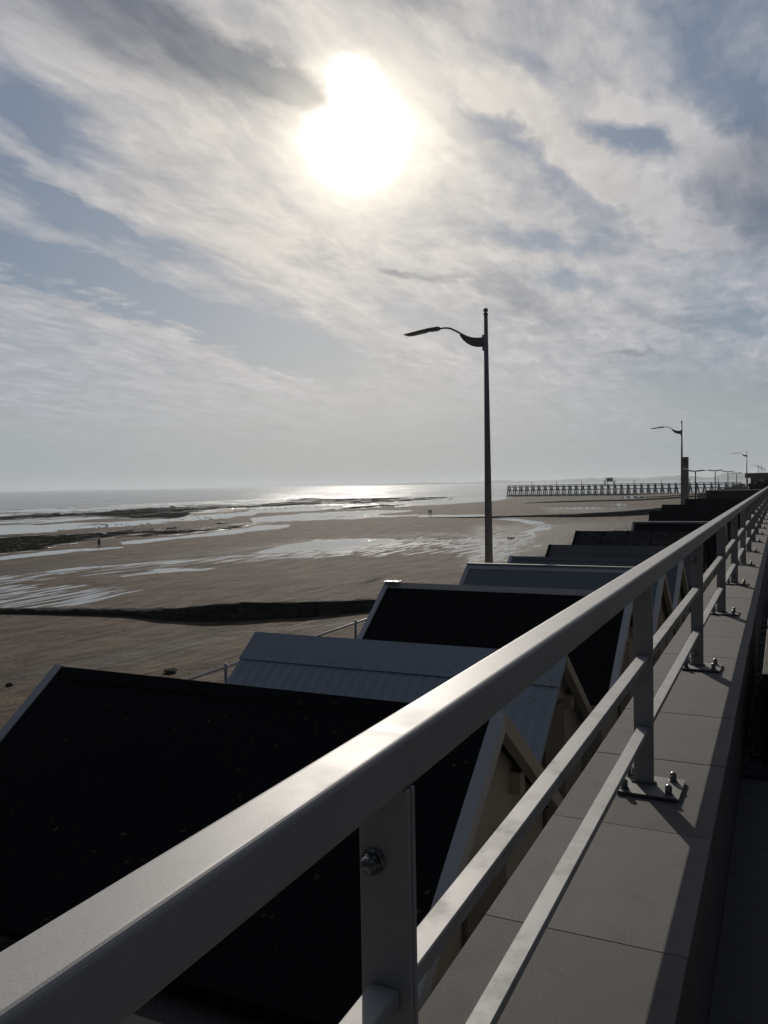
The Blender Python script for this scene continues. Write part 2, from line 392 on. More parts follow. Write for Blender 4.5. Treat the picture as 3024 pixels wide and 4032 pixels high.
def prism(bm, pts, axis, a, b):
    """polygon pts (2D) extruded between a and b along axis 'x','y' or 'z'"""
    def P(p, q):
        if axis == 'x': return (q, p[0], p[1])
        if axis == 'y': return (p[0], q, p[1])
        return (p[0], p[1], q)
    A = [bm.verts.new(P(p, a)) for p in pts]; B = [bm.verts.new(P(p, b)) for p in pts]
    bm.faces.new(A); bm.faces.new(list(reversed(B)))
    n = len(pts)
    for i in range(n): bm.faces.new((A[i], A[(i+1) % n], B[(i+1) % n], B[i]))

def tube(bm, pts, radii, seg=12, cap=True):
    rings = []
    pts = [Vector(p) for p in pts]
    if not isinstance(radii, (list, tuple)): radii = [radii]*len(pts)
    prev = None
    for i, p in enumerate(pts):
        d = (pts[min(i+1, len(pts)-1)] - pts[max(i-1, 0)]).normalized()
        up = Vector((0, 0, 1)) if abs(d.z) < 0.95 else Vector((1, 0, 0))
        if prev is not None: up = prev
        s = d.cross(up).normalized(); t_ = s.cross(d).normalized(); prev = t_
        rings.append([bm.verts.new(p + (s*math.cos(2*math.pi*k/seg) + t_*math.sin(2*math.pi*k/seg))*radii[i]) for k in range(seg)])
    for a, b in zip(rings, rings[1:]):
        for k in range(seg): bm.faces.new((a[k], a[(k+1) % seg], b[(k+1) % seg], b[k]))
    if cap: bm.faces.new(rings[0]); bm.faces.new(list(reversed(rings[-1])))

def ball(bm, c, r, u=16, v=10, sx=1, sy=1, sz=1):
    mtx = Matrix.Translation(c) @ Matrix.Diagonal((sx, sy, sz, 1))
    bmesh.ops.create_uvsphere(bm, u_segments=u, v_segments=v, radius=r, matrix=mtx)

# ================================================================== GROUND
HC = 1.05                 # eye above the coping
Z_COP = ZC-HC             # coping top
Z_UP = ZC-1.53            # upper promenade (where the photographer stands)
Z_LOW = ZC-4.3            # lower promenade with the huts
X_SEAWALL = -9.6

def sand_z(x, y):
    k = np.clip((x+110)/98.0, 0, 1)
    z = 2.7*k**1.5
    z = z - np.clip((-x-350)/40.0, 0, 1)*0.5
    z = z - np.clip((y-548)/70.0, 0, 1)*np.clip((-x-38)/30.0, 0, 1)*3.5
    return z

# polar grid of beach around the viewpoint
az = np.radians(np.arange(-83.0, 1.5, 0.13)); az = np.append(az, np.radians(3.0))
inv = np.linspace(1/11.5, 1/900.0, 560)
rad = 1.0/inv
A, R = np.meshgrid(az, rad)
xs = (R*np.sin(A)).ravel(); ys = (R*np.cos(A)).ravel()
lim = xs > X_SEAWALL+0.3
xs[lim] = X_SEAWALL+0.3
def fbm2(x, y, s, seed):
    r = np.zeros_like(x); a = 1.0; tot = 0
    rg = np.random.default_rng(seed)
    for o in range(5):
        for _ in range(3):
            th = rg.uniform(0, math.pi); ph = rg.uniform(0, 6.28); k = s*(1.9**o)*rg.uniform(0.8, 1.25)
            r += a*np.sin(k*(x*math.cos(th)+y*math.sin(th)) + ph + 1.3*np.sin(k*0.63*(y*math.cos(th)-x*math.sin(th))+ph*2))
        tot += 3*a; a *= 0.55
    return r/tot
zs = sand_z(xs, ys)
dist = np.hypot(xs, ys)
near_k = np.clip((-xs-10)/6, 0, 1)
zs = zs + near_k*(0.22*fbm2(xs*0.7, ys, 0.10, 3)*np.clip((300-dist)/200, 0.0, 1) + 0.05*fbm2(xs, ys, 0.8, 5)*np.clip((90-dist)/50, 0, 1))
P = np.stack([xs, ys, zs], 1)
U, V = photo_uv(np.stack([xs, ys, sand_z(xs, ys)], 1))
Uw = U + 14*fbm2(xs, ys*0.6, 0.35, 11); Vw = V + np.clip((V-1905)/60, 0.15, 3.0)*2.2*fbm2(xs*0.6, ys*0.6, 0.30, 12)

def poly(pts, soft=8.0, vs_=1.0):
    p = np.array(pts, float); x, y = Uw, Vw
    lo = p.min(0)-6*soft; hi = p.max(0)+6*soft
    out = np.zeros_like(x); sel = np.where((x > lo[0]) & (x < hi[0]) & (y > lo[1]) & (y < hi[1]))[0]
    if len(sel) == 0: return out
    x = x[sel]; y = y[sel]; q = np.roll(p, -1, 0)
    inside = np.zeros(len(x), bool); d = np.full(len(x), 1e9)
    for (x0, y0), (x1, y1) in zip(p, q):
        c = ((y0 > y) != (y1 > y)) & (x < (x1-x0)*(y-y0)/((y1-y0) if y1 != y0 else 1e-9)+x0); inside ^= c
        ex, ey = x1-x0, (y1-y0)
        t_ = np.clip(((x-x0)*ex+(y-y0)*ey)/(ex*ex+ey*ey+1e-9), 0, 1)
        d = np.minimum(d, np.hypot((x-x0-t_*ex)*0.35, y-y0-t_*ey))
    s = np.where(inside, d, -d)
    out[sel] = np.clip(0.5+s/(2*soft), 0, 1)
    return out

def mx(*a):
    r = a[0]
    for b_ in a[1:]: r = np.maximum(r, b_)
    return r
pool = mx(
  poly([(-400, 2335), (0, 2272), (200, 2246), (400, 2228), (700, 2206), (1000, 2180), (1000, 2192), (700, 2218), (400, 2240), (150, 2266), (0, 2284), (-400, 2350)], 6),
  poly([(980, 2182), (1130, 2145), (1250, 2128), (1420, 2121), (1600, 2124), (1660, 2132), (1560, 2160), (1350, 2178), (1150, 2196), (980, 2200)], 8),
  poly([(1600, 2122), (1900, 2123), (2000, 2120), (2100, 2090), (2120, 2110), (2050, 2150), (1990, 2205), (1830, 2215), (1900, 2175), (1750, 2150), (1600, 2140)], 8)*0.80,
  poly([(1905, 2036), (2040, 2043), (2130, 2053), (2185, 2068), (2165, 2086), (2100, 2100), (2020, 2118), (2080, 2088), (2130, 2072), (2050, 2054), (1905, 2044)], 4),
  poly([(430, 2268), (620, 2244), (880, 2238), (820, 2250), (640, 2262), (480, 2274)], 5)*0.66,
  poly([(560, 2295), (640, 2285), (680, 2288), (600, 2300)], 4)*0.55,
  poly([(-400, 2300), (0, 2300), (180, 2308), (330, 2322), (560, 2318), (420, 2345), (280, 2388), (0, 2390), (-400, 2390)], 14)*0.64,
  poly([(-400, 2245), (0, 2192), (150, 2174), (300, 2160), (490, 2152), (480, 2160), (300, 2174), (150, 2190), (0, 2208), (-400, 2262)], 5),
  poly([(480, 2136), (800, 2100), (1000, 2072), (1150, 2066), (1130, 2076), (900, 2104), (600, 2134), (480, 2146)], 5),
  poly([(-400, 2110), (0, 2072), (300, 2058), (560, 2050), (800, 2026), (1050, 2010), (1000, 2030), (760, 2050), (420, 2078), (100, 2100), (-400, 2140)], 6),
  poly([(980, 2004), (1200, 1992), (1360, 1988), (1340, 2002), (1250, 2010), (980, 2022)], 4),
  poly([(980, 2040), (1180, 2022), (1450, 2012), (1650, 2008), (1500, 2024), (1250, 2036), (1000, 2060)], 4),
  poly([(1000, 2046), (1500, 2030), (1900, 2026), (1960, 2030), (1900, 2034), (1500, 2036), (1000, 2058)], 3),
  poly([(1450, 1975), (1800, 1958), (2000, 1950), (2000, 1968), (1800, 1984), (1560, 1996)], 6)*0.85,
  poly([(2125, 2000), (2250, 1996), (2400, 1996), (2520, 1996), (2400, 2004), (2250, 2006), (2130, 2006)], 3)*0.8,
  poly([(2350, 1976), (2450, 1980), (2480, 1990), (2420, 1994), (2400, 1984)], 3)*0.75,
  poly([(2445, 1955), (2540, 1953), (2530, 1963), (2450, 1962)], 3))
reef = mx(
  poly([(-400, 2160), (-60, 2118), (150, 2108), (400, 2095), (650, 2085), (860, 2072), (1100, 2052), (900, 2082), (640, 2110), (520, 2108), (380, 2122), (250, 2146), (120, 2172), (0, 2184), (-400, 2240)], 9),
  poly([(-400, 2070), (0, 2030), (150, 2020), (400, 2012), (600, 1996), (800, 1988), (1050, 1982), (1100, 1992), (860, 2004), (760, 2022), (700, 2044), (540, 2048), (380, 2036), (160, 2042), (0, 2052), (-400, 2094)], 7),
  poly([(950, 1994), (1120, 1972), (1200, 1958), (1350, 1952), (1560, 1950), (1780, 1950), (1760, 1966), (1600, 1978), (1400, 1986), (1250, 1988), (1100, 1996), (960, 2004)], 6),
  poly([(1100, 1944), (1200, 1940), (1260, 1944), (1200, 1948)], 2.5), poly([(1540, 1936), (1700, 1932), (1700, 1938), (1560, 1940)], 2.5),
  poly([(-300, 2016), (100, 2000), (500, 1990), (520, 1996), (120, 2010), (-300, 2024)], 4)*0.6,
  poly([(1080, 2016), (1300, 1998), (1420, 1988), (1620, 1982), (1560, 1992), (1400, 2002), (1250, 2008), (1100, 2020)], 4)*0.9,
  poly([(1600, 1952), (2000, 1930), (2000, 1940), (1700, 1962)], 5)*0.7,
  poly([(300, 2064), (420, 2058), (420, 2066), (300, 2070)], 3)*0.8,
  poly([(2010, 1945), (2300, 1938), (2640, 1934), (2640, 1942), (2300, 1948), (2010, 1956)], 4)*0.8)
damp = mx(
  poly([(-400, 2300), (0, 2230), (400, 2195), (800, 2165), (1200, 2115), (1700, 2090), (1950, 2095), (1900, 2125), (1400, 2122), (1000, 2178), (400, 2226), (-400, 2330)], 22)*0.75,
  poly([(1850, 2060), (2150, 2050), (2600, 2035), (2700, 2060), (2300, 2120), (2150, 2190), (1950, 2240), (1800, 2240)], 25)*0.9,
  poly([(2150, 2005), (2700, 1985), (2700, 2010), (2300, 2025), (2150, 2020)], 8)*0.8,
  poly([(400, 2560), (900, 2480), (1300, 2430), (1500, 2430), (1300, 2480), (900, 2530), (500, 2640), (0, 2700), (-300, 2700)], 40)*0.75,
  poly([(-200, 2290), (1500, 2240), (2000, 2230), (1500, 2320), (600, 2390), (-200, 2400)], 60)*0.35)
rip = mx(
  poly([(-300, 2290), (600, 2220), (1000, 2180), (1150, 2172), (1400, 2150), (1600, 2124), (2050, 2100), (2150, 2140), (2000, 2215), (1700, 2180), (1300, 2200), (900, 2220), (400, 2260), (-300, 2330)], 10),
  poly([(-400, 2290), (600, 2310), (400, 2360), (280, 2395), (-400, 2395)], 20))
ripx = poly([(1700, 2150), (2100, 2080), (2300, 2100), (2100, 2220), (1850, 2230)], 15)
sup = V < 1899+0.0*U

def grid_mesh(name, P, rows, cols, m_, attrs):
    me = bpy.data.meshes.new(name)
    idx = np.arange(rows*cols).reshape(rows, cols)
    q = np.stack([idx[:-1, :-1], idx[1:, :-1], idx[1:, 1:], idx[:-1, 1:]], -1).reshape(-1, 4)
    ok = ~((P[q[:, 0], 0] >= X_SEAWALL+0.29) & (P[q[:, 1], 0] >= X_SEAWALL+0.29) & (P[q[:, 2], 0] >= X_SEAWALL+0.29) & (P[q[:, 3], 0] >= X_SEAWALL+0.29))
    q = q[ok]
    me.vertices.add(len(P)); me.vertices.foreach_set('co', P.astype(np.float32).ravel())
    me.loops.add(len(q)*4); me.loops.foreach_set('vertex_index', q.astype(np.int32).ravel())
    me.polygons.add(len(q)); me.polygons.foreach_set('loop_start', (np.arange(len(q))*4).astype(np.int32))
    me.update(); me.validate()
    for k, v in attrs.items():
        a_ = me.attributes.new(k, 'FLOAT', 'POINT'); a_.data.foreach_set('value', v.astype(np.float32))
    me.polygons.foreach_set('use_smooth', np.ones(len(me.polygons), bool)); me.materials.append(m_)
    o = bpy.data.objects.new(name, me); C.objects.link(o)
    return o

m_, t, b, oc = mat_custom('beach_sand')
x, y, z = t.sep(oc)
oc = t.comb(x, y, 0.0)
dv = t.vmath('LENGTH', oc, out=1)
str1 = t.noise(t.scale(oc, (0.10, 0.022, 1)), 1.0, 7, 0.62, 0.4)
str_b = t.noise(t.scale(oc, (0.55, 0.16, 1)), 1.0, 7, 0.65, 0.3)
mid = t.noise(oc, 0.9, 6, 0.65); fin = t.noise(oc, 7.0, 5, 0.7)
sandc = t.mixc(t.smooth(str_b, 0.38, 0.60), col(0.062, 0.042, 0.027), col(0.142, 0.104, 0.070))
sandc = t.mixc(t.math('MULTIPLY', t.smooth(mid, 0.45, 0.75), 0.5), sandc, col(0.050, 0.037, 0.026))
sandc = t.mixc(t.math('MULTIPLY', t.smooth(fin, 0.62, 0.72), 0.55), sandc, col(0.03, 0.022, 0.017))
dampn = t.math('ADD', t.attr('damp'), t.math('MULTIPLY', t.math('SUBTRACT', str_b, 0.5), 0.9))
sandc = t.mixc(t.smooth(dampn, 0.25, 0.85, 0.0, 0.85), sandc, col(0.030, 0.026, 0.021))
sandc = t.mixc(t.math('MULTIPLY', t.smooth(t.noise(t.comb(t.math('MULTIPLY', x, 1.5), t.math('MULTIPLY', y, 0.4), 3.0), 1.0, 6, 0.7), 0.52, 0.66), 0.6), sandc, col(0.042, 0.031, 0.023))
# ripple crests
rq = t.vmath('ADD', t.comb(t.math('MULTIPLY', x, 1.0), t.math('MULTIPLY', y, 0.16), 0.0), t.scale(t.noise(t.scale(oc, (0.06, 0.06, 1)), 1.0, 3, 0.5, 0.0, True), (3.0, 1.5, 0.0)))
wave = t.smooth(t.noise(rq, 1.05, 3, 0.5), 0.36, 0.64)
ripa = t.attr('rip')
pn = t.math('ADD', t.attr('pool'), t.math('MULTIPLY', t.math('SUBTRACT', str_b, 0.5), 0.9))
pn = t.math('ADD', pn, t.math('MULTIPLY', t.math('SUBTRACT', fin, 0.5), 0.5))
pn = t.math('ADD', pn, t.math('MULTIPLY', t.math('MULTIPLY', t.math('SUBTRACT', wave, 0.52), ripa), 2.4))
pmask = t.smooth(pn, 0.46, 0.56)
# random shallow water on the flats between the reefs
flat = t.attr('flat')
fw = t.smooth(t.math('ADD', str1, t.math('MULTIPLY', flat, 0.21)), 0.60, 0.68)
fw = t.math('MULTIPLY', fw, t.smooth(flat, 0.02, 0.3))
pmask = t.math('MAXIMUM', pmask, fw)
rw = t.math('MULTIPLY', t.smooth(t.attr('reef'), 0.3, 0.6), t.smooth(str_b, 0.50, 0.56))
pmask = t.math('MAXIMUM', pmask, rw)
rn = t.math('ADD', t.math('MULTIPLY', t.attr('reef'), 0.70), t.math('MULTIPLY', t.math('SUBTRACT', t.noise(t.scale(oc, (0.30, 0.10, 1)), 1.0, 9, 0.78), 0.5), 2.3))
rn = t.math('ADD', rn, t.math('MULTIPLY', t.math('SUBTRACT', t.noise(t.scale(oc, (0.055, 0.013, 1)), 1.0, 6, 0.75), 0.5), 2.0))
rmask = t.smooth(rn, 0.42, 0.54)
rocks = t.mixc(t.noise(oc, 0.7, 5, 0.7), col(0.008, 0.010, 0.006), col(0.03, 0.030, 0.020))
c_ = t.mixc(pmask, sandc, col(0.035, 0.035, 0.033))
c_ = t.mixc(rmask, c_, rocks)
t.put(b.inputs['Base Color'], c_)
pr = t.mixf(pmask, t.mixf(t.smooth(dampn, 0.3, 0.9), 0.85, 0.70), t.mixf(ripa, 0.07, 0.12))
t.put(b.inputs['Roughness'], t.mixf(rmask, pr, 1.0))
t.put(b.inputs['Specular IOR Level'], t.mixf(rmask, t.mixf(pmask, 0.10, 0.45), 0.0))
rp2 = t.noise(t.vmath('ADD', t.comb(t.math('MULTIPLY', x, 1.6), t.math('MULTIPLY', y, 0.35), 0.0), t.scale(t.noise(oc, 0.15, 3, 0.5, 0.0, True), (2.0, 2.0, 0.0))), 1.0, 4, 0.6)
h = t.math('ADD', t.math('MULTIPLY', mid, 0.35), t.math('MULTIPLY', fin, 0.2))
h = t.math('ADD', h, t.math('MULTIPLY', rp2, 0.75))
h = t.math('ADD', h, t.math('MULTIPLY', t.math('MULTIPLY', wave, ripa), -0.10))
h = t.math('ADD', h, t.math('MULTIPLY', str_b, 0.5))
h = t.math('ADD', h, t.math('MULTIPLY', rmask, t.math('MULTIPLY', t.noise(oc, 1.5, 5, 0.7), 1.6)))
h = t.math('MULTIPLY', h, t.math('SUBTRACT', 1.0, t.math('MULTIPLY', pmask, 0.97)))
bn = t.n.new('ShaderNodeBump'); bn.inputs['Strength'].default_value = 1.0; bn.inputs['Distance'].default_value = 0.5
t.put(bn.inputs['Height'], h); t.l.new(bn.outputs[0], b.inputs['Normal'])
M['sand'] = m_
flatm = poly([(-500, 2110), (0, 2070), (900, 2010), (1400, 1985), (2000, 1955), (2000, 1925), (1400, 1945), (0, 1990), (-500, 2010)], 10)
sand = grid_mesh('beach', P, len(rad), len(az), M['sand'], dict(pool=pool, reef=reef, damp=damp, rip=rip, flat=flatm))
tag(sand, 'wet brown sand with tide pools, ripples and dark weed patches', None, None, 'structure')

# sea
m_, t, b, oc = mat_custom('sea_water')
x, y, z = t.sep(oc); oc = t.comb(x, y, 0.0)
b.inputs['Base Color'].default_value = col(0.045, 0.058, 0.065); b.inputs['IOR'].default_value = 1.33
sw = t.noise(t.scale(oc, (0.05, 0.012, 1)), 1.0, 6, 0.6)
t.put(b.inputs['Roughness'], t.mixf(t.smooth(sw, 0.35, 0.7), 0.10, 0.18))
h = t.math('ADD', t.noise(t.scale(oc, (0.5, 0.16, 1)), 1.0, 6, 0.62), t.math('MULTIPLY', t.noise(t.scale(oc, (0.10, 0.025, 1)), 1.0, 4, 0.5), 2.0))
bn = t.n.new('ShaderNodeBump'); bn.inputs['Strength'].default_value = 1.0; bn.inputs['Distance'].default_value = 0.38
t.put(bn.inputs['Height'], h); t.l.new(bn.outputs[0], b.inputs['Normal'])
M['sea'] = m_
bm = bmesh.new()
vv = [bm.verts.new(p) for p in [(-16000, -3000, -0.12), (-200, -3000, -0.12), (-30, 545, -0.12), (-30, 800, -0.12), (3000, 6000, -0.12), (3000, 22000, -0.12), (-16000, 22000, -0.12)]]
bm.faces.new(vv)
sea = tag(obj('sea', bm, M['sea']), 'calm grey sea reaching the horizon', None, None, 'structure')
# surf lines and standing sheets are left to the wet-sand material; land floor under everything else
bm = bmesh.new()
box(bm, X_SEAWALL+0.28, 900, -400, 900, -6.0, Z_LOW-0.3)
tag(obj('ground', bm, M['paving']), None, None, None, 'structure')
bm = bmesh.new(); box(bm, X_SEAWALL, -0.9, -40, 700, Z_LOW-0.28, Z_LOW)
tag(obj('lower_promenade', bm, M['paving']), 'paved lower promenade at the foot of the huts', None, None, 'structure')
bm = bmesh.new(); box(bm, X_SEAWALL-0.35, X_SEAWALL+0.25, -40, 700, -3.0, Z_LOW+0.06, 0.03)
tag(obj('seawall', bm, M['wallconc']), 'concrete sea wall between the lower promenade and the sand', 'wall')
bm = bmesh.new(); box(bm, -0.19, 60, -30, 400, Z_UP-3.0, Z_UP)
tag(obj('upper_promenade', bm, M['asphalt']), None, None, None, 'structure')
# gravel strip on the upper promenade, right of the wall
bm = bmesh.new(); box(bm, -0.185, -0.04, 4.6, 12.0, Z_UP+0.002, Z_UP+0.012)
grav = obj('gravel_strip', bm, M['gravel'])
tag(grav, None, None, None, 'structure')
bm = bmesh.new()
for i in range(900):
    r_ = random.uniform(0.006, 0.016)
    bmesh.ops.create_icosphere(bm, subdivisions=1, radius=r_, matrix=Matrix.Translation((random.uniform(-0.18, -0.05), 4.6+7.3*random.random()**1.4, Z_UP+0.012+r_*0.4)) @ Matrix.Diagonal((1, random.uniform(0.7, 1.4), 0.7, 1)))
tag(obj('gravel', bm, M['gravel']), 'loose grey pebbles along the foot of the parapet', 'gravel', None, 'stuff')

# ================================================================== PARAPET WALL
wall = thing('parapet_wall', 'low concrete parapet with pale coping slabs carrying the railing', 'wall', (0, 0, 0))
bm = bmesh.new(); box(bm, -0.62, -0.205, -6, 320, Z_LOW-0.2, Z_COP-0.08)
obj('wall_body', bm, M['wallconc'], wall)
y0 = 1.91-0.671*6; k = 0
def slab(y0, y1, name='coping_slab'):
    bm = bmesh.new()
    box(bm, -0.655, -0.188, y0+0.001, y1-0.001, Z_COP-0.08, Z_COP, 0.006, 2)
    return obj(name, bm, M['coping'], wall)
proto = None
for k in range(92):
    if proto is None:
        bm = bmesh.new(); box(bm, -0.655, -0.188, 0.0005, 0.6705, -0.08, 0, 0.002, 2)
        proto = obj('coping_slab', bm, M['coping'], wall); o = proto
    else:
        o = proto.copy(); C.objects.link(o); o.parent = wall
    o.location = (random.uniform(-0.0015, 0.0015), y0+0.671*k, Z_COP+random.uniform(-0.001, 0.001))
s_ = slab(y0+0.671*92, 320, 'coping'); s_['kind'] = 'stuff'
bm = bmesh.new(); box(bm, -0.204, -0.192, -6, 320, Z_UP-0.1, Z_COP-0.06)
obj('wall_face', bm, M['coping'], wall)

# ================================================================== RAILING
XR = -0.430
def flat_bar(bm, z, h, w=0.038, y0=0.0, y1=4.0):
    box(bm, XR-w/2, XR+w/2, y0, y1, z-h, z, 0.002, 1)
def set_grime(o, v):
    a_ = o.data.attributes.new('grime', 'FLOAT', 'POINT'); a_.data.foreach_set('value', np.full(len(o.data.vertices), v, np.float32))
def make_section(bolts_first=True):
    s = thing('railing_section', None, 'railing')
    bm = bmesh.new(); rr_ = 0.008; w_, h_ = 0.031, 0.064; pr = []
    for cx_, cz_, a0_ in ((XR+w_-rr_, 0.753-rr_, 0), (XR-w_+rr_, 0.753-rr_, 90), (XR-w_+rr_, 0.753-h_+rr_, 180), (XR+w_-rr_, 0.753-h_+rr_, 270)):
        for q_ in range(6): pr.append((cx_+rr_*math.cos(D2R(a0_+18*q_)), cz_+rr_*math.sin(D2R(a0_+18*q_))))
    prism(bm, pr, 'y', 0.0, 4.0495)
    o = obj('top_rail', bm, M['rail'], s); set_grime(o, 0.25)
    bm = bmesh.new(); flat_bar(bm, 0.45, 0.026, y0=0.0135, y1=4.0365); o = obj('middle_rail', bm, M['rail'], s); set_grime(o, 1.0)
    bm = bmesh.new(); flat_bar(bm, 0.207, 0.019, y0=0.0135, y1=4.0365); o = obj('lower_rail', bm, M['rail'], s); set_grime(o, 0.8)
    for yy, th in ((0.0065, 0.012), (2.05, 0.020), (4.0435, 0.012)):
        bm = bmesh.new(); box(bm, XR-0.032, XR+0.032, yy-th/2+ (0.001 if yy < 1 else 0), yy+th/2 - (0.001 if yy > 3 else 0), 0.010, 0.753-0.0635, 0.0015, 1)
        o = obj('post', bm, M['rail'], s); set_grime(o, 0.3)
        if yy > 3:      # cap bolts through the paired end posts of a joint
            for zb in (0.60, 0.075):
                bm = bmesh.new()
                tube(bm, [(XR-0.012, -0.014+4.05-0.002, zb), (XR-0.012, -0.017+4.05, zb)], 0.0155, 18)
                tube(bm, [(XR-0.012, -0.017+4.05, zb), (XR-0.012, -0.026+4.05, zb)], 0.0125, 6)
                ball(bm, (XR-0.012, -0.026+4.05, zb), 0.0115, 14, 8, 1, 0.9, 1)
                obj('cap_bolt', bm, M['steel'], o, True)
    for yy in (2.05, 4.05):
        bm = bmesh.new(); x0_, x1_ = XR-0.073, XR+0.125; y_0, y_1 = yy-0.115, yy+0.075
        prism(bm, [(x0_, y_0), (x1_, y_0-0.004), (x1_+0.002, y_1), (x0_, y_1)], 'z', 0.002, 0.012)
        pl = obj('base_plate', bm, M['plate'], s)
        bm = bmesh.new(); loop_ = []
        for i_ in range(41):
            q_ = i_/40*4; e_ = int(q_) % 4; f_ = q_-int(q_); w_, d_ = 0.036, 0.0125
            cs_ = [(-w_, -d_), (w_, -d_), (w_, d_), (-w_, d_)]; A_, B_ = cs_[e_], cs_[(e_+1) % 4]
            loop_.append((XR+A_[0]+(B_[0]-A_[0])*f_+random.uniform(-0.001, 0.001), yy+A_[1]+(B_[1]-A_[1])*f_+random.uniform(-0.001, 0.001), 0.0135))
        tube(bm, loop_, [random.uniform(0.0032, 0.0055) for _ in loop_], 6)
        obj('weld_bead', bm, M['plate'], pl)
        for nx, ny in ((XR-0.052, yy-0.085), (XR-0.052, yy+0.045), (XR+0.09, yy-0.085), (XR+0.09, yy+0.045)):
            bm = bmesh.new()
            tube(bm, [(nx, ny, 0.0125), (nx, ny, 0.0145)], 0.0155, 18)
            tube(bm, [(nx, ny, 0.0145), (nx, ny, 0.032)], 0.0125, 6)
            tube(bm, [(nx, ny, 0.032), (nx, ny, 0.036)], 0.0112, 14)
            ball(bm, (nx, ny, 0.036), 0.0112, 14, 8, 1, 1, 0.85)
            obj('cap_nut', bm, M['steel'], pl, True)
    return s
# weld beads at the foot of each post
sec0 = make_section()
ordn = ['nearest', 'second', 'third', 'fourth', 'fifth', 'sixth', 'seventh', 'eighth', 'ninth', 'tenth']
lab = ['pale grey railing section closest to the viewer, leaving the bottom left corner of the picture',
       'pale grey railing section after the big bolted post near the bottom centre',
       'third pale grey railing section, beginning where the roof of the corrugated hut ends',
       'fourth grey railing section along the parapet counted from the viewer',
       'fifth grey railing section along the parapet counted from the viewer',
       'sixth grey railing section along the parapet counted from the viewer',
       'seventh grey railing section along the parapet, small at the right edge',
       'far grey railing section shrinking into the right edge of the picture']
for i in range(9):
    s = sec0 if i == 0 else copy_tree(sec0)
    s.location = (0, 0.898-4.05+4.05*i, Z_COP)
    s['label'] = lab[min(i, 7)]; s['group'] = 'railing sections along the parapet'

# ================================================================== BEACH HUTS
RM = {
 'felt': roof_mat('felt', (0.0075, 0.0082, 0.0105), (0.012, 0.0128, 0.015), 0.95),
 'corrugated': roof_mat('corrugated', (0.27, 0.32, 0.37), (0.33, 0.38, 0.43), 0.6),
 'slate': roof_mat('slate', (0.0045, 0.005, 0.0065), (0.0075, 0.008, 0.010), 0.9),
 'sheet': roof_mat('sheet', (0.085, 0.115, 0.15), (0.11, 0.14, 0.175), 0.5),
 'mottled': roof_mat('mottled', (0.075, 0.072, 0.066), (0.055, 0.053, 0.050), 0.9)}
RM['bluesheet'] = roof_mat('sheet', (0.055, 0.075, 0.10), (0.07, 0.09, 0.115), 0.55)
RM['greysheet'] = roof_mat('sheet', (0.095, 0.10, 0.105), (0.075, 0.08, 0.085), 0.7)
RM['dark'] = roof_mat('felt', (0.006, 0.007, 0.009), (0.010, 0.011, 0.013), 0.95)

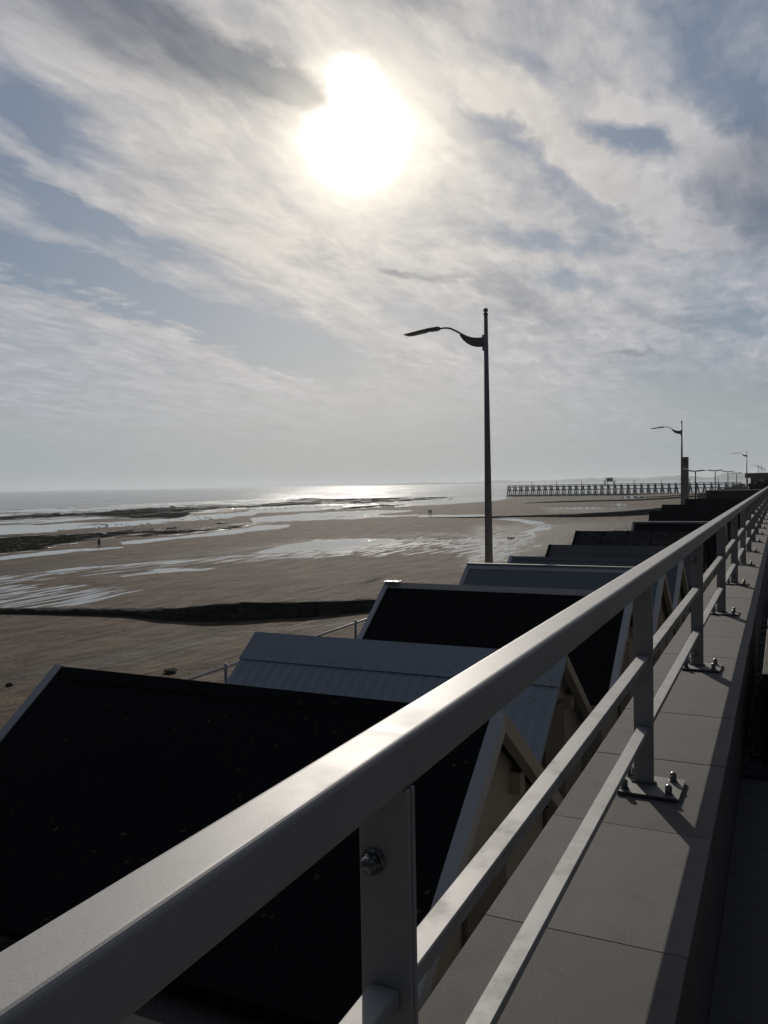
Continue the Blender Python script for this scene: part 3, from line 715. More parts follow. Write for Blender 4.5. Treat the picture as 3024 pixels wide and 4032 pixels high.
def hut(yc, Dr, x0, x1, slope, half, style, label, extra=()):
    """gabled beach hut; ridge runs from the sea end x0 to the promenade end x1 at height ZC-Dr"""
    h = thing('beach_hut', label, 'hut', ((x0+x1)/2, yc, Z_LOW), 0.0, 'row of beach huts below the parapet')
    zr = ZC-Dr-Z_LOW; L = (x1-x0)/2; th = 0.05
    ze = zr-slope*half
    zw = ze+0.06+slope*0.12
    # walls
    wl = half-0.12
    bm = bmesh.new()
    prism(bm, [(-wl, 0), (wl, 0), (wl, zw-th-0.03), (0, zr-th-0.035), (-wl, zw-th-0.03)], 'x', -L+0.25, L-0.17)
    wobj = obj('walls', bm, M['cream'], h)
    bm = bmesh.new()
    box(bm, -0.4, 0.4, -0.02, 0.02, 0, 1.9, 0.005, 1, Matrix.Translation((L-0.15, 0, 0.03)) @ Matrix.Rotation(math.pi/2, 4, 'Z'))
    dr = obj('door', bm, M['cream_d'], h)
    # roof: two slopes as one folded shell
    prof = 'corrugated' == style
    bm = bmesh.new()
    nseg = 180 if prof else 1
    def zsl(yv): return zr-slope*abs(yv)
    cols_ = []
    for i in range(nseg+1):
        xx = (-L+2*L*i/nseg)*(L-0.006)/L; w = 0.0038*math.sin(xx/0.135*2*math.pi) if prof else 0
        cols_.append([bm.verts.new((xx, yv, zsl(yv)+w+dz_)) for (yv, dz_) in ((-half, 0), (0, 0), (half, 0), (half, -th), (0, -th), (-half, -th))])
    for a_, b_ in zip(cols_, cols_[1:]):
        for k in range(6): bm.faces.new((a_[k], a_[(k+1) % 6], b_[(k+1) % 6], b_[k]))
    for cc in (cols_[0], cols_[-1]):
        bm.faces.new((cc[0], cc[1], cc[4], cc[5])); bm.faces.new((cc[1], cc[2], cc[3], cc[4]))
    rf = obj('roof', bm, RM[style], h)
    # ridge capping
    cw = 0.36 if style in ('corrugated',) else 0.30 if style == 'greysheet' else 0.10
    rise = 0.016 if prof else 0.006
    bm = bmesh.new()
    for sgn in (-1, 1):
        pts = [(0, zr+rise), (sgn*cw, zr+rise-slope*cw), (sgn*cw, zr+rise-slope*cw-0.012), (0, zr+rise-0.012)]
        prism(bm, pts, 'x', -L+(0.003 if style != 'corrugated' else -0.01), L-0.003)
    cap_m = {'corrugated': RM['corrugated'], 'slate': M['lampgrey'], 'sheet': M['barge'], 'felt': RM['felt'], 'dark': RM['dark']}.get(style, RM[style])
    obj('ridge_cap', bm, cap_m, h)
    # bargeboards on the four rakes
    for ex in (-1, 1):
        for sg in (-1, 1):
            if 'nobarge' in extra and ex < 0: continue
            if style == 'corrugated' and (ex < 0 or sg < 0): continue
            bm = bmesh.new(); w_ = 0.085
            y1_ = sg*(half+0.02); zt = zr+0.014; zb = zr+0.014-slope*(half+0.02)
            pts = [(0, zt), (y1_, zb), (y1_, zb-0.13), (0, zt-0.13)]
            xa = ex*L-(w_ if ex > 0 else 0); prism(bm, pts, 'x', xa, xa+w_)
            mb = M['cream'] if (ex > 0 and sg > 0) else M['barge']
            if style in ('slate', 'felt') and ex > 0 and sg < 0: mb = M['barge']
            if 'darkend' in extra: mb = RM['dark']
            obj('bargeboard', bm, mb, h)
    # purlin ends under the promenade-side overhang
    if 'purlin' in extra:
        for yv in (-half*0.55, half*0.42):
            bm = bmesh.new(); zt = zsl(yv)-th-0.012
            box(bm, L-0.19, L-0.088, yv-0.06, yv+0.06, zt-slope*0.06-0.16, zt-slope*0.06, 0.006, 1)
            obj('purlin_end', bm, M['cream'], h)
    return h

SL = 0.72
huts = []
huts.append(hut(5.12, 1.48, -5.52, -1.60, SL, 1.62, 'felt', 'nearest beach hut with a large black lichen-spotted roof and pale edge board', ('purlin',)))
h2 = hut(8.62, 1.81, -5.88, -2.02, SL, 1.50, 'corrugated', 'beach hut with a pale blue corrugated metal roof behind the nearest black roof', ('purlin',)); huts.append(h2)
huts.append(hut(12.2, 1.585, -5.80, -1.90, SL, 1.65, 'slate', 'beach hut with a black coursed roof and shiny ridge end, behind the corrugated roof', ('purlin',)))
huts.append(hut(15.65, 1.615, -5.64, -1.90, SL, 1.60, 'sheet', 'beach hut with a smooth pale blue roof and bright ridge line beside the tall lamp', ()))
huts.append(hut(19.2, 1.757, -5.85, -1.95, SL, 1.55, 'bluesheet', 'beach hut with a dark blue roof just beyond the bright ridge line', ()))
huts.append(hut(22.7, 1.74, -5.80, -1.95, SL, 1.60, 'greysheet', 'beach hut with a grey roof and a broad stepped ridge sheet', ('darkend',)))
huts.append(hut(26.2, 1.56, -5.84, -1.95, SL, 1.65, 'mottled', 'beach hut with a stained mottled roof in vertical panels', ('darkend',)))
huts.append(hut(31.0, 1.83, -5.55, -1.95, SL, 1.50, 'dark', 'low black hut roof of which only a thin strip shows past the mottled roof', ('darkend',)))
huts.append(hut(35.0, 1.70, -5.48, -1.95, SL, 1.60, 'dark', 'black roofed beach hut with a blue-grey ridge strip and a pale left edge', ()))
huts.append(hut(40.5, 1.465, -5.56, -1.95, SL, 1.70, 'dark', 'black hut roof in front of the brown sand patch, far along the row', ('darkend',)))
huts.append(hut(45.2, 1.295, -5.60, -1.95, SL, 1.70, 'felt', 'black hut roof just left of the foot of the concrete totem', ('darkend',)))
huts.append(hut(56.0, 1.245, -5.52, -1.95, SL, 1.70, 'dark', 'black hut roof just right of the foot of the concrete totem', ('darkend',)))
# ridge highlights: lead strip on hut 3, white strip on hut 4
def hut_part(h, name, m_, x0, x1, y0, y1, z0, z1, bev=0.0):
    bm = bmesh.new(); box(bm, x0, x1, y0, y1, z0, z1, bev, 1); return obj(name, bm, m_, h)
zr3 = 4.3-1.585
bm = bmesh.new()
for i in range(12):
    xa = -1.95+i*0.022
    box(bm, xa, xa+0.018, -0.07, 0.07, zr3+0.008+random.uniform(0, 0.006), zr3+0.022+random.uniform(0, 0.016), 0.004, 1, None)
obj('lead_flashing', bm, M['steel'], huts[2])
hut_part(huts[3], 'ridge_strip', M['white'], -1.86, 1.86, -0.02, 0.05, 4.3-1.615+0.008, 4.3-1.615+0.034, 0.004)
hut_part(huts[8], 'ridge_strip', M['barge'], -1.75, 1.75, -0.12, 0.04, 4.3-1.70-0.05, 4.3-1.70+0.03, 0.004)
# flashing joint and rivets on the corrugated roof
bm = bmesh.new()
for i in range(14):
    xx = -1.8+i*0.28
    ball(bm, (xx, -0.30, 4.3-1.81-SL*0.30+0.017), 0.010, 8, 6, 1, 1, 0.5)
obj('screw_head', bm, M['darkmetal'], h2)['kind'] = 'stuff'

# flat-roofed kiosk that ends the row
k = thing('flat_roofed_kiosk', 'dark flat roofed kiosk ending the hut row, seen right of the first twin lamp', 'kiosk', (-3.7, 76, Z_LOW))
bm = bmesh.new(); box(bm, -2.0, 2.1, -1.8, 1.8, 0, 4.3-1.05, 0.01); obj('walls', bm, M['build'], k)
bm = bmesh.new(); box(bm, -2.1, 2.2, -1.9, 1.9, 4.3-1.05, 4.3-0.98, 0.01); obj('roof', bm, RM['dark'], k)
for i in range(4):
    bm = bmesh.new(); box(bm, -2.06, -2.002, -1.7+0.9*i, -1.1+0.9*i, 1.2+0.1*(i % 2), 2.4, 0.01); obj('shutter', bm, M['white'], k)
for xx in (-0.7, 0.75):
    bm = bmesh.new(); box(bm, xx-0.02, xx+0.02, -1.83, -1.802, 0.1, 3.2); obj('panel_joint', bm, M['darkmetal'], k)

# low felt-covered bin store in front of the nearest hut
lowz = ZC-2.72-Z_LOW
k = thing('low_shed', 'low cream shed with a flat dark felt top, under the railing at the bottom left', 'shed', (-3.4, 2.2, Z_LOW))
bm = bmesh.new(); box(bm, -1.9, 1.5, -1.0, 1.04, 0, lowz-0.05); obj('walls', bm, M['cream'], k)
feltm = mat('wet_bitumen_felt', (0.03, 0.03, 0.03), 0.28, vary=0.6, nscale=40, bump=1.0, bscale=160)
bm = bmesh.new(); box(bm, -0.75, 1.6, 1.075, 1.40, 0, lowz-0.03, 0.01); obj('felt_gutter', bm, feltm, k)
bm = bmesh.new(); box(bm, -1.92, -0.752, 1.075, 1.34, 0, lowz-0.16, 0.01); obj('felt_gutter', bm, feltm, k)
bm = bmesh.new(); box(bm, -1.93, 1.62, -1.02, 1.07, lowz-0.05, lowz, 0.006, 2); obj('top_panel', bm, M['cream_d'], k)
bm = bmesh.new(); box(bm, -0.062, -0.058, -1.0, 1.05, lowz, lowz+0.002); obj('seam', bm, M['darkmetal'], k)

# ================================================================== LAMPS
def make_lamp():
    L = thing('street_lamp', None, 'street lamp', (0, 0, 0), 0, 'curved-arm lamps on the lower promenade')
    H = 9.05; N = 16
    bm = bmesh.new(); tube(bm, [(0, 0, 0), (0, 0, H-0.17)], [0.128, 0.056], N); obj('pole', bm, M['lampgrey'], L, True)
    bm = bmesh.new(); tube(bm, [(0, 0, 0), (0, 0, 0.04), (0, 0, 0.05), (0, 0, 0.35)], [0.22, 0.22, 0.15, 0.14], N); obj('base_collar', bm, M['lampgrey'], L)
    bm = bmesh.new(); tube(bm, [(0, 0, H-0.18), (0, 0, H-0.13)], 0.066, N); tube(bm, [(0, 0, H-0.13), (0, 0, H-0.10)], 0.03, N); ball(bm, (0, 0, H-0.05), 0.068, 16, 12); obj('finial', bm, M['lampgrey'], L, True)
    bm = bmesh.new(); box(bm, -0.10, -0.045, -0.05, 0.05, H-1.17, H-0.73, 0.006); obj('bracket', bm, M['lampgrey'], L)
    # swept arm: tube on top, deep web below near the pole
    top = []; 
    P0 = [(-0.06, -0.81), (-0.25, -0.815), (-0.42, -0.79), (-0.58, -0.73), (-0.74, -0.64), (-0.90, -0.54), (-1.02, -0.475), (-1.14, -0.435), (-1.28, -0.425), (-1.42, -0.435)]
    bm = bmesh.new(); tube(bm, [(a, 0, H+b_) for a, b_ in P0], 0.027, 12)
    web_t = [(-0.06, -0.82), (-0.25, -0.83), (-0.42, -0.81), (-0.58, -0.745), (-0.76, -0.65)]
    web_b = [(-0.78, -0.68), (-0.68, -0.82), (-0.56, -0.93), (-0.42, -1.01), (-0.25, -1.055), (-0.06, -1.06)]
    prism(bm, [(a, H+b_) for a, b_ in web_t+web_b], 'y', -0.018, 0.018)
    obj('arm', bm, M['lampgrey'], L)
    bm = bmesh.new(); prism(bm, [(-1.38, H-0.385), (-1.46, H-0.375), (-1.80, H-0.40), (-1.90, H-0.43), (-1.84, H-0.465), (-1.70, H-0.49), (-1.50, H-0.485), (-1.40, H-0.465)], 'y', -0.085, 0.085)
    bmesh.ops.bevel(bm, geom=list(bm.edges), offset=0.015, segments=2, affect='EDGES')
    hd = obj('lamp_head', bm, M['lampgrey'], L)
    bm = bmesh.new(); prism(bm, [(-1.83, H-0.425), (-2.45, H-0.515), (-2.47, H-0.532), (-2.30, H-0.548), (-1.80, H-0.485)], 'y', -0.15, 0.15); obj('led_panel', bm, M['lampgrey'], hd)
    bm = bmesh.new(); prism(bm, [(-1.86, H-0.492), (-2.28, H-0.546), (-2.28, H-0.553), (-1.86, H-0.499)], 'y', -0.11, 0.11); obj('lens', bm, M['glasslens'], hd)
    return L
lamp0 = make_lamp()
LT = 4.80
lampspots = [(-7.5, 22.63, 4.875), (-7.5, 73.3, 4.80), (-5.50, 157.0, 4.77), (-7.15, 304.9, 4.77), (-6.8, 333.0, 4.77), (-7.25, 390.6, 4.77), (-7.37, 442.0, 4.77)]
llab = ['tall lamp post with ball finial and swept arm against the sky right of centre',
        'second lamp post with a swept arm, rising just left of the concrete totem',
        'third lamp post, slim, standing at the left end of the long flat building',
        'small distant lamp post above the flat building roof, leftmost of the cluster there',
        'tiny distant lamp post second from the left above the flat building roof',
        'tiny distant lamp post third from the left above the flat building roof',
        'tiniest distant lamp post at the right edge above the flat building roof']
for i, (lx, ly, lt) in enumerate(lampspots):
    o = lamp0 if i == 0 else copy_tree(lamp0)
    o.location = (lx, ly, ZC+lt-9.05); o['label'] = llab[i]
# thick black paint chips on the near lamp
def make_twin():
    L = thing('twin_lamp', None, 'lamp', (0, 0, 0), 0, 'twin-armed low lamps on the promenade')
    H = 5.5
    bm = bmesh.new(); tube(bm, [(0, 0, 0), (0, 0, H)], [0.10, 0.075], 12); obj('pole', bm, M['darkmetal'], L, True)
    for sg in (-1, 1):
        bm = bmesh.new()
        prism(bm, [(0, H-0.03), (sg*0.25, H-0.02), (sg*0.95, H+0.06), (sg*1.32, H+0.13), (sg*1.33, H+0.16), (sg*0.9, H+0.21), (sg*0.25, H+0.14), (0, H+0.08)], 'y', -0.16, 0.16)
        obj('lamp_head', bm, M['darkmetal'], L)
    return L
tw = make_twin()
tlab = ['twin-armed dark lamp just right of the concrete totem, largest of the four', 'twin-armed dark lamp second from the totem', 'twin-armed dark lamp third from the totem', 'smallest twin-armed dark lamp, nearest the flat building']
for i, (ty, tt) in enumerate(((113.6, 1.0), (148.6, 1.32), (184.5, 1.38), (220.2, 1.24))):
    o = tw if i == 0 else copy_tree(tw)
    o.location = (-10.0 if False else -10.0, ty, ZC+tt-5.55); o['label'] = tlab[i]

# concrete totem with ring emblem
k = thing('totem_pillar', 'tall square concrete pillar with a round emblem near its top, beside the second lamp post', 'pillar', (-7.68, 77.5, Z_LOW))
Ht = 4.3+1.93
bm = bmesh.new(); box(bm, -0.30, 0.30, -0.17, 0.17, 0, Ht-1.05, 0.01); obj('shaft', bm, M['totem'], k)
bm = bmesh.new(); box(bm, -0.30, 0.30, -0.17, 0.17, Ht-1.03, Ht, 0.01); hdm = obj('head_block', bm, M['totem'], k)
bm = bmesh.new(); ring = [( -0.015+0.22*math.cos(a_), Ht-0.46+0.22*math.sin(a_)) for a_ in [2*math.pi*j/28 for j in range(28)]]
inn = [(-0.015+0.17*math.cos(a_), Ht-0.46+0.17*math.sin(a_)) for a_ in [2*math.pi*j/28 for j in range(28)]]
for y_ in (-0.173, -0.186):
    pass
vo = [bm.verts.new((p[0], -0.186, p[1])) for p in ring]; vi = [bm.verts.new((p[0], -0.186, p[1])) for p in inn]
vo2 = [bm.verts.new((p[0], -0.171, p[1])) for p in ring]; vi2 = [bm.verts.new((p[0], -0.171, p[1])) for p in inn]
for j in range(28):
    n_ = (j+1) % 28
    bm.faces.new((vo[j], vo[n_], vi[n_], vi[j])); bm.faces.new((vo[j], vo[n_], vo2[n_], vo2[j])); bm.faces.new((vi[j], vi[n_], vi2[n_], vi2[j]))
box(bm, -0.115, 0.085, -0.184, -0.171, Ht-0.475, Ht-0.445); box(bm, -0.03, 0.0, -0.182, -0.171, Ht-0.56, Ht-0.36)
obj('emblem', bm, M['totem_d'], hdm)

# ================================================================== SEAWALL HANDRAIL
hr = thing('pipe_handrail', 'galvanised pipe handrail with ball-topped posts along the seaward edge', 'handrail', (-9.16, 0, Z_LOW+0.06))
bm = bmesh.new(); tube(bm, [(0, -12, 0.96), (0, 70, 0.96)], 0.026, 12); obj('top_rail', bm, M['galv'], hr, True)
bm = bmesh.new(); tube(bm, [(0, -12, 0.50), (0, 70, 0.50)], 0.022, 12); obj('middle_rail', bm, M['galv'], hr, True)
p0 = None
for i in range(-8, 26):
    if p0 is None:
        bm = bmesh.new(); tube(bm, [(0, 0, 0), (0, 0, 0.96)], 0.033, 12); ball(bm, (0, 0, 0.965), 0.052, 12, 8); ball(bm, (0, 0, 1.01), 0.03, 10, 6); tube(bm, [(0, 0, 0), (0, 0, 0.03)], 0.07, 12)
        p0 = obj('post', bm, M['galv'], hr, True); o = p0
    else:
        o = p0.copy(); C.objects.link(o); o.parent = hr
    o.location = (0, 12.44+2.57*i, 0)

# ================================================================== GROYNES
def groyne(label, pts, width=1.6):
    """pts: (x, y, top z, base z) from the sea end to the shore"""
    bm = bmesh.new(); rings = []
    # resample
    fine_ = []
    for a_, b_ in zip(pts, pts[1:]):
        n_ = max(2, int((Vector(a_[:2])-Vector(b_[:2])).length/0.45))
        for i in range(n_): fine_.append([a_[j]+(b_[j]-a_[j])*i/n_ for j in range(4)])
    fine_.append(list(pts[-1]))
    for i, p in enumerate(fine_):
        q = fine_[min(i+1, len(fine_)-1)]; r_ = fine_[max(i-1, 0)]
        d = Vector((q[0]-r_[0], q[1]-r_[1], 0)).normalized(); s = Vector((-d.y, d.x, 0))
        c = Vector((p[0], p[1], 0)); jit = 0.04*mnoise.noise(Vector((p[0]*0.9, p[1]*0.9, 0)))
        zt = p[2]+jit+random.uniform(-0.02, 0.02); w = width/2
        zb_ = p[3]-0.25; hh_ = max(zt-zb_, 0.1)
        pr = [(-w*1.25, zb_-0.3), (-w*1.22, zb_+hh_*0.2), (-w*1.18, zb_+hh_*0.4), (-w*1.1, zb_+hh_*0.58), (-w*1.02, zb_+hh_*0.76), (-w*0.9, zb_+hh_*0.92), (-w*0.55, zt), (0, zt+0.04), (w*0.55, zt), (w*0.95, zb_+hh_*0.85), (w*1.15, zb_+hh_*0.4), (w*1.25, zb_-0.3)]
        rings.append([bm.verts.new(c+s*(-a_+random.uniform(-0.035, 0.035))+Vector((0, 0, z_+random.uniform(-0.02, 0.02)))) for a_, z_ in pr])
    for a_, b_ in zip(rings, rings[1:]):
        for k in range(11): bm.faces.new((a_[k], a_[k+1], b_[k+1], b_[k]))
    bm.faces.new(rings[0]); bm.faces.new(list(reversed(rings[-1])))
    return tag(obj('groyne', bm, M['groyne']), label, 'groyne', 'stone groynes across the beach')

def ray_ground(u, v, dz=0.0):
    d = to_world(u-CX, -(v-CY), F_PX)
    z = 0.0; 
    for _ in range(12):
        s = (ZC-(z+dz))/(-d.z); px, py = d.x*s, d.y*s
        z = float(sand_z(np.array([px]), np.array([py]))[0])
    return px, py, z
def groyne_uv(label, tops, bots, width):
    pts = []
    for (u, vt), vb in zip(tops, bots):
        px, py, z = ray_ground(u, vb)
        s = math.hypot(px, py); f = to_world(u-CX, -(vt-CY), F_PX); s2 = s/math.hypot(f.x, f.y)
        hgt = max(0.12, ZC+f.z*s2-z)
        pts.append((px, py, z+hgt*0.84, z))
    return groyne(label, pts, width)
groyne_uv('dark stone groyne crossing the near beach behind the first hut roofs',
          [(-300, 2398), (0, 2392), (300, 2393), (520, 2393), (700, 2386), (860, 2366), (960, 2361), (1200, 2358), (1480, 2352), (1600, 2345)],
          [2408, 2409, 2414, 2421, 2434, 2438, 2436, 2425, 2398, 2380], 0.9)
groyne_uv('long dark groyne running to the hut roofs beyond the rippled tide pool',
          [(1690, 2036), (1850, 2034), (2000, 2029), (2278, 2020), (2450, 2010), (2603, 1995), (2700, 1985)],
          [2038, 2039, 2037, 2036, 2031, 2022, 2010], 1.2)
groyne_uv('thin dark groyne on the sand just below the pier',
          [(2062, 1980), (2200, 1972), (2337, 1968), (2520, 1964), (2700, 1952), (2780, 1946)],
          [1982, 1978, 1975, 1971, 1960, 1954], 1.5)
groyne_uv('farthest thin groyne at the foot of the pier near the totem',
          [(2500, 1958), (2600, 1953), (2780, 1940)],
          [1961, 1957, 1945], 1.5)

# ================================================================== ROCKS
def rock(name, u, v, w, h, label, m_, grp=None, cat='rock'):
    px, py, z = ray_ground(u, v)
    bm = bmesh.new(); bmesh.ops.create_icosphere(bm, subdivisions=3, radius=1.0)
    sd_ = random.uniform(0, 50)
    for vtx in bm.verts:
        n_ = mnoise.fractal(vtx.co*1.6+Vector((sd_, 0, 0)), 0.7, 2.0, 4)
        vtx.co *= 1+0.35*n_
        vtx.co.x *= w/2; vtx.co.y *= w/2*0.8; vtx.co.z *= h
    o = obj(name, bm, m_); o.location = (px, py, z+h*0.25); o.rotation_euler = (0, 0, random.uniform(0, 3))
    return tag(o, label, cat, grp)
rock('rock', 395, 2103, 3.0, 0.35, 'flat dark rock just above the lone runner', M['rock'], 'weed-dark rocks on the wet flats')
rock('rock', 677, 2080, 3.0, 0.3, 'dark rock on the wet flats left of centre', M['rock'], 'weed-dark rocks on the wet flats')
rock('rock', 871, 2063, 3.0, 0.3, 'dark rock on the wet sand farther right of the runner', M['rock'], 'weed-dark rocks on the wet flats')
rock('rock', 220, 2024, 3.0, 0.4, 'small dark rock on the far reef at the left', M['rock'], 'weed-dark rocks on the wet flats')
rock('rock', 680, 1996, 3.2, 0.4, 'small dark rock on the reef near the sea edge', M['rock'], 'weed-dark rocks on the wet flats')
rock('kelp_clump', 672, 2640, 0.6, 0.05, 'dark clump of seaweed on the sand just above the nearest roof', M['kelp'], None, 'seaweed')
rock('rock', 38, 2697, 0.25, 0.08, 'tiny dark stone on the sand at the left edge', M['rock'])
rock('rock', 2012, 2119, 1.1, 0.12, 'small dark stone among ripples right of the lamp post', M['rock'])
# debris on the strand: one mass
bm = bmesh.new()
for i in range(160):
    u = random.uniform(-100, 2400); v = 2110 + 560*random.random()**1.3
    px, py, z = ray_ground(u, v)
    if px > -11: continue
    r_ = random.uniform(0.01, 0.028)*(1+math.hypot(px, py)/120)
    bmesh.ops.create_icosphere(bm, subdivisions=1, radius=r_, matrix=Matrix.Translation((px, py, z+0.02)) @ Matrix.Rotation(random.uniform(0, 3), 4, 'Z') @ Matrix.Diagonal((random.uniform(0.8, 2.2), 1, 0.5, 1)))
tag(obj('strand_debris', bm, M['kelp']), 'scattered bits of weed and shell on the sand', 'debris', None, 'stuff')
bm = bmesh.new()
for i in range(900):
    row = random.random()
    if row < 0.55: u = random.uniform(-200, 900); v = 2185-0.1*u+random.uniform(-75, -8)
    elif row < 0.8: u = random.uniform(900, 1800); v = 2000-0.045*(u-900)+random.uniform(-14, 12)
    else: u = random.uniform(-100, 1000); v = 2040-0.045*u+random.uniform(-14, 8)
    px, py, z = ray_ground(u, v); dd = math.hypot(px, py)
    r_ = random.uniform(0.08, 0.22)*(0.6+dd/400)
    bmesh.ops.create_icosphere(bm, subdivisions=1, radius=r_, matrix=Matrix.Translation((px, py, z)) @ Matrix.Rotation(random.uniform(0, 3), 4, 'Z') @ Matrix.Diagonal((random.uniform(0.8, 2.4), 1, 0.55, 1)))
for f_ in bm.verts: f_.co += Vector((random.uniform(-0.04, 0.04), random.uniform(-0.04, 0.04), random.uniform(-0.03, 0.03)))
tag(obj('reef_rocks', bm, M['rock']), 'low weed-covered rocks of the tidal reef', 'reef', None, 'stuff')

# ================================================================== PIER
YP = 532.0
pier = thing('timber_pier', 'long timber pier on trestle legs reaching out over the wet sand', 'pier', (-95, YP, 0))
zt_, zd_, zm_ = ZC-2.15, ZC-3.0, ZC-5.1
nb = 36; x_sea, x_shore = -162.0, -22.0; stp = (x_shore-x_sea)/(nb-1)
def pbox(name, x0, x1, y0, y1, z0, z1):
    bm = bmesh.new(); box(bm, x0, x1, y0, y1, z0, z1); return obj(name, bm, M['pierwood'], pier)
off = 95
for nm, zz, hh in (('handrail', zt_, 0.30), ('deck', zd_, 0.55), ('brace_beam', zm_, 0.50)):
    for yy in ((-2.2, 2.2) if nm != 'deck' else (0,)):
        w_ = 0.16 if nm != 'deck' else 2.35
        pbox(nm, x_sea+off, x_shore+off, yy-w_, yy+w_, zz-hh, zz)
bm = bmesh.new()
box(bm, x_sea+off-0.3, -40+off, -2.7, -2.1, 0.2, 1.1); obj('bottom_beam', bm, M['pierwood'], pier)
for i in range(nb):
    xx = x_sea+off+i*stp; zg = float(sand_z(np.array([xx-off]), np.array([YP]))[0])
    bm = bmesh.new()
    for yy in (-2.2, 2.2):
        tube(bm, [(xx, yy, zt_), (xx-0.25, yy, zg-1)], 0.27, 6)
        tube(bm, [(xx+0.15, yy, zd_), (xx+1.55, yy, zg-1)], 0.27, 6)
        tube(bm, [(xx+0.15, yy, zd_-0.2), (xx-1.1, yy*1.25, zg-1)], 0.15, 6)
    obj('trestle', bm, M['pierwood'], pier)
for i in range(4, nb, 4):
    xx = x_sea+off+i*stp
    bm = bmesh.new(); tube(bm, [(xx, -2.2, zd_), (xx, -2.2, zt_+2.3)], 0.16, 8); obj('lamp_pole', bm, M['pierwood'], pier)
# lookout cabin on the pier
cb = thing('lookout_cabin', 'small windowed cabin on stilts standing on the pier', 'cabin', (-97.1, YP, zd_))
zb = (ZC-0.75)-zd_
for sx in (-1, 1):
    for sy in (-1, 1):
        for q in (2.9, 3.4):
            pass
        bm = bmesh.new(); tube(bm, [(sx*2.9, sy*2.2, 0), (sx*2.7, sy*1.9, zb)], 0.22, 8); obj('stilt', bm, M['pierwood'], cb)
bm = bmesh.new(); box(bm, -3.3, 3.3, -2.4, 2.4, zb, zb+0.25); pf = obj('platform', bm, M['pierwood'], cb)
for yy in (-2.35, 2.35):
    bm = bmesh.new(); box(bm, -3.3, 3.3, yy-0.05, yy+0.05, zb+0.95, zb+1.08)
    for xx in (-3.25, -2.2, 2.2, 3.25): box(bm, xx-0.06, xx+0.06, yy-0.06, yy+0.06, zb+0.25, zb+0.95)
    obj('guard_rail', bm, M['pierwood'], cb)
bm = bmesh.new(); prism(bm, [(-1.55, zb+0.25), (1.55, zb+0.25), (1.85, zb+2.1), (-1.85, zb+2.1)], 'y', -1.5, 1.5); bd = obj('cabin_body', bm, M['cabin'], cb)
bm = bmesh.new(); box(bm, -2.05, 2.05, -1.8, 1.8, zb+2.1, zb+2.35); obj('roof', bm, M['white'], cb)
for xx in (-0.95, 0.05, 1.05):
    bm = bmesh.new(); box(bm, xx-0.35, xx+0.35, -1.56, -1.502, zb+1.1, zb+1.9); obj('window', bm, M['white'], bd)

# ================================================================== FAR BUILDING, REVETMENT, HEDGE
k = thing('long_flat_building', 'long grey flat-roofed building on the promenade at the right edge', 'building', (0, 230, 0))
bm = bmesh.new(); box(bm, -8.5, 8, 0, 130, ZC+0.04, ZC+1.25, 0.05); rf = obj('roof', bm, M['build'], k)
bm = bmesh.new(); box(bm, -7.3, 8, 3, 128, ZC-4.3, ZC+0.04); wb = obj('walls', bm, M['build'], k)
for xx in (-8.0, -3.6):
    bm = bmesh.new(); box(bm, xx-0.2, xx+0.2, 0.5, 0.9, ZC-4.3, ZC+0.04); obj('column', bm, M['build'], k)
for i in range(3):
    bm = bmesh.new(); box(bm, -5.2+i*1.6, -4.2+i*1.6, 2.9, 2.995, ZC-1.4, ZC-0.2); obj('window', bm, M['glass'] if i else M['white'], k)
bm = bmesh.new(); prism(bm, [(-25, Z_LOW-2.6), (-9.0, Z_LOW-2.6), (-9.0, Z_LOW+0.6), (-12, Z_LOW+0.7), (-25, Z_LOW-0.4)], 'y', 290, 296)
tag(obj('ramp_wall', bm, M['wallconc']), 'low grey ramp wall running down to the sand before the pier root', 'wall')
bm = bmesh.new()
for i in range(170):
    px = random.uniform(-16, -9.8); py = random.uniform(210, 268)
    zz = Z_LOW + 0.4 + 2.0*math.exp(-((px+10)/4)**2)*random.random()
    r_ = random.uniform(0.4, 0.95)
    mtx = Matrix.Translation((px, py, zz)) @ Matrix.Rotation(random.uniform(0, 3), 4, Vector((random.random(), random.random(), 1)).normalized()) @ Matrix.Diagonal((random.uniform(0.8, 1.4), random.uniform(0.7, 1.2), 0.7, 1))
    bmesh.ops.create_icosphere(bm, subdivisions=1, radius=r_, matrix=mtx)
tag(obj('rock_armour', bm, M['boulder']), 'heap of pale armour stones at the foot of the flat building', 'rocks', None, 'stuff')
# clipped dark hedge by the railing, far right
bm = bmesh.new()
for i in range(2600):
    px = random.uniform(-3.9, -1.0); py = random.uniform(118, 128)
    top_ = ZC-0.72+0.30*(px+3.9)/2.9
    zz = random.uniform(ZC-4.0, top_)
    s_ = random.uniform(0.12, 0.25)
    mtx = Matrix.Translation((px, py, zz)) @ Matrix.Rotation(random.uniform(0, 6), 4, Vector((random.random(), random.random(), random.random()+0.1)).normalized())
    vs4 = [bm.verts.new(mtx @ Vector(p)) for p in ((-s_, -s_*0.6, 0), (s_, -s_*0.6, 0), (s_, s_*0.6, 0), (-s_, s_*0.6, 0))]
    bm.faces.new(vs4)
box(bm, -3.7, -1.1, 119, 127, Z_LOW, ZC-0.9)
tag(obj('hedge', bm, M['hedge']), 'dark clipped hedge below the flat building at the right edge', 'hedge')

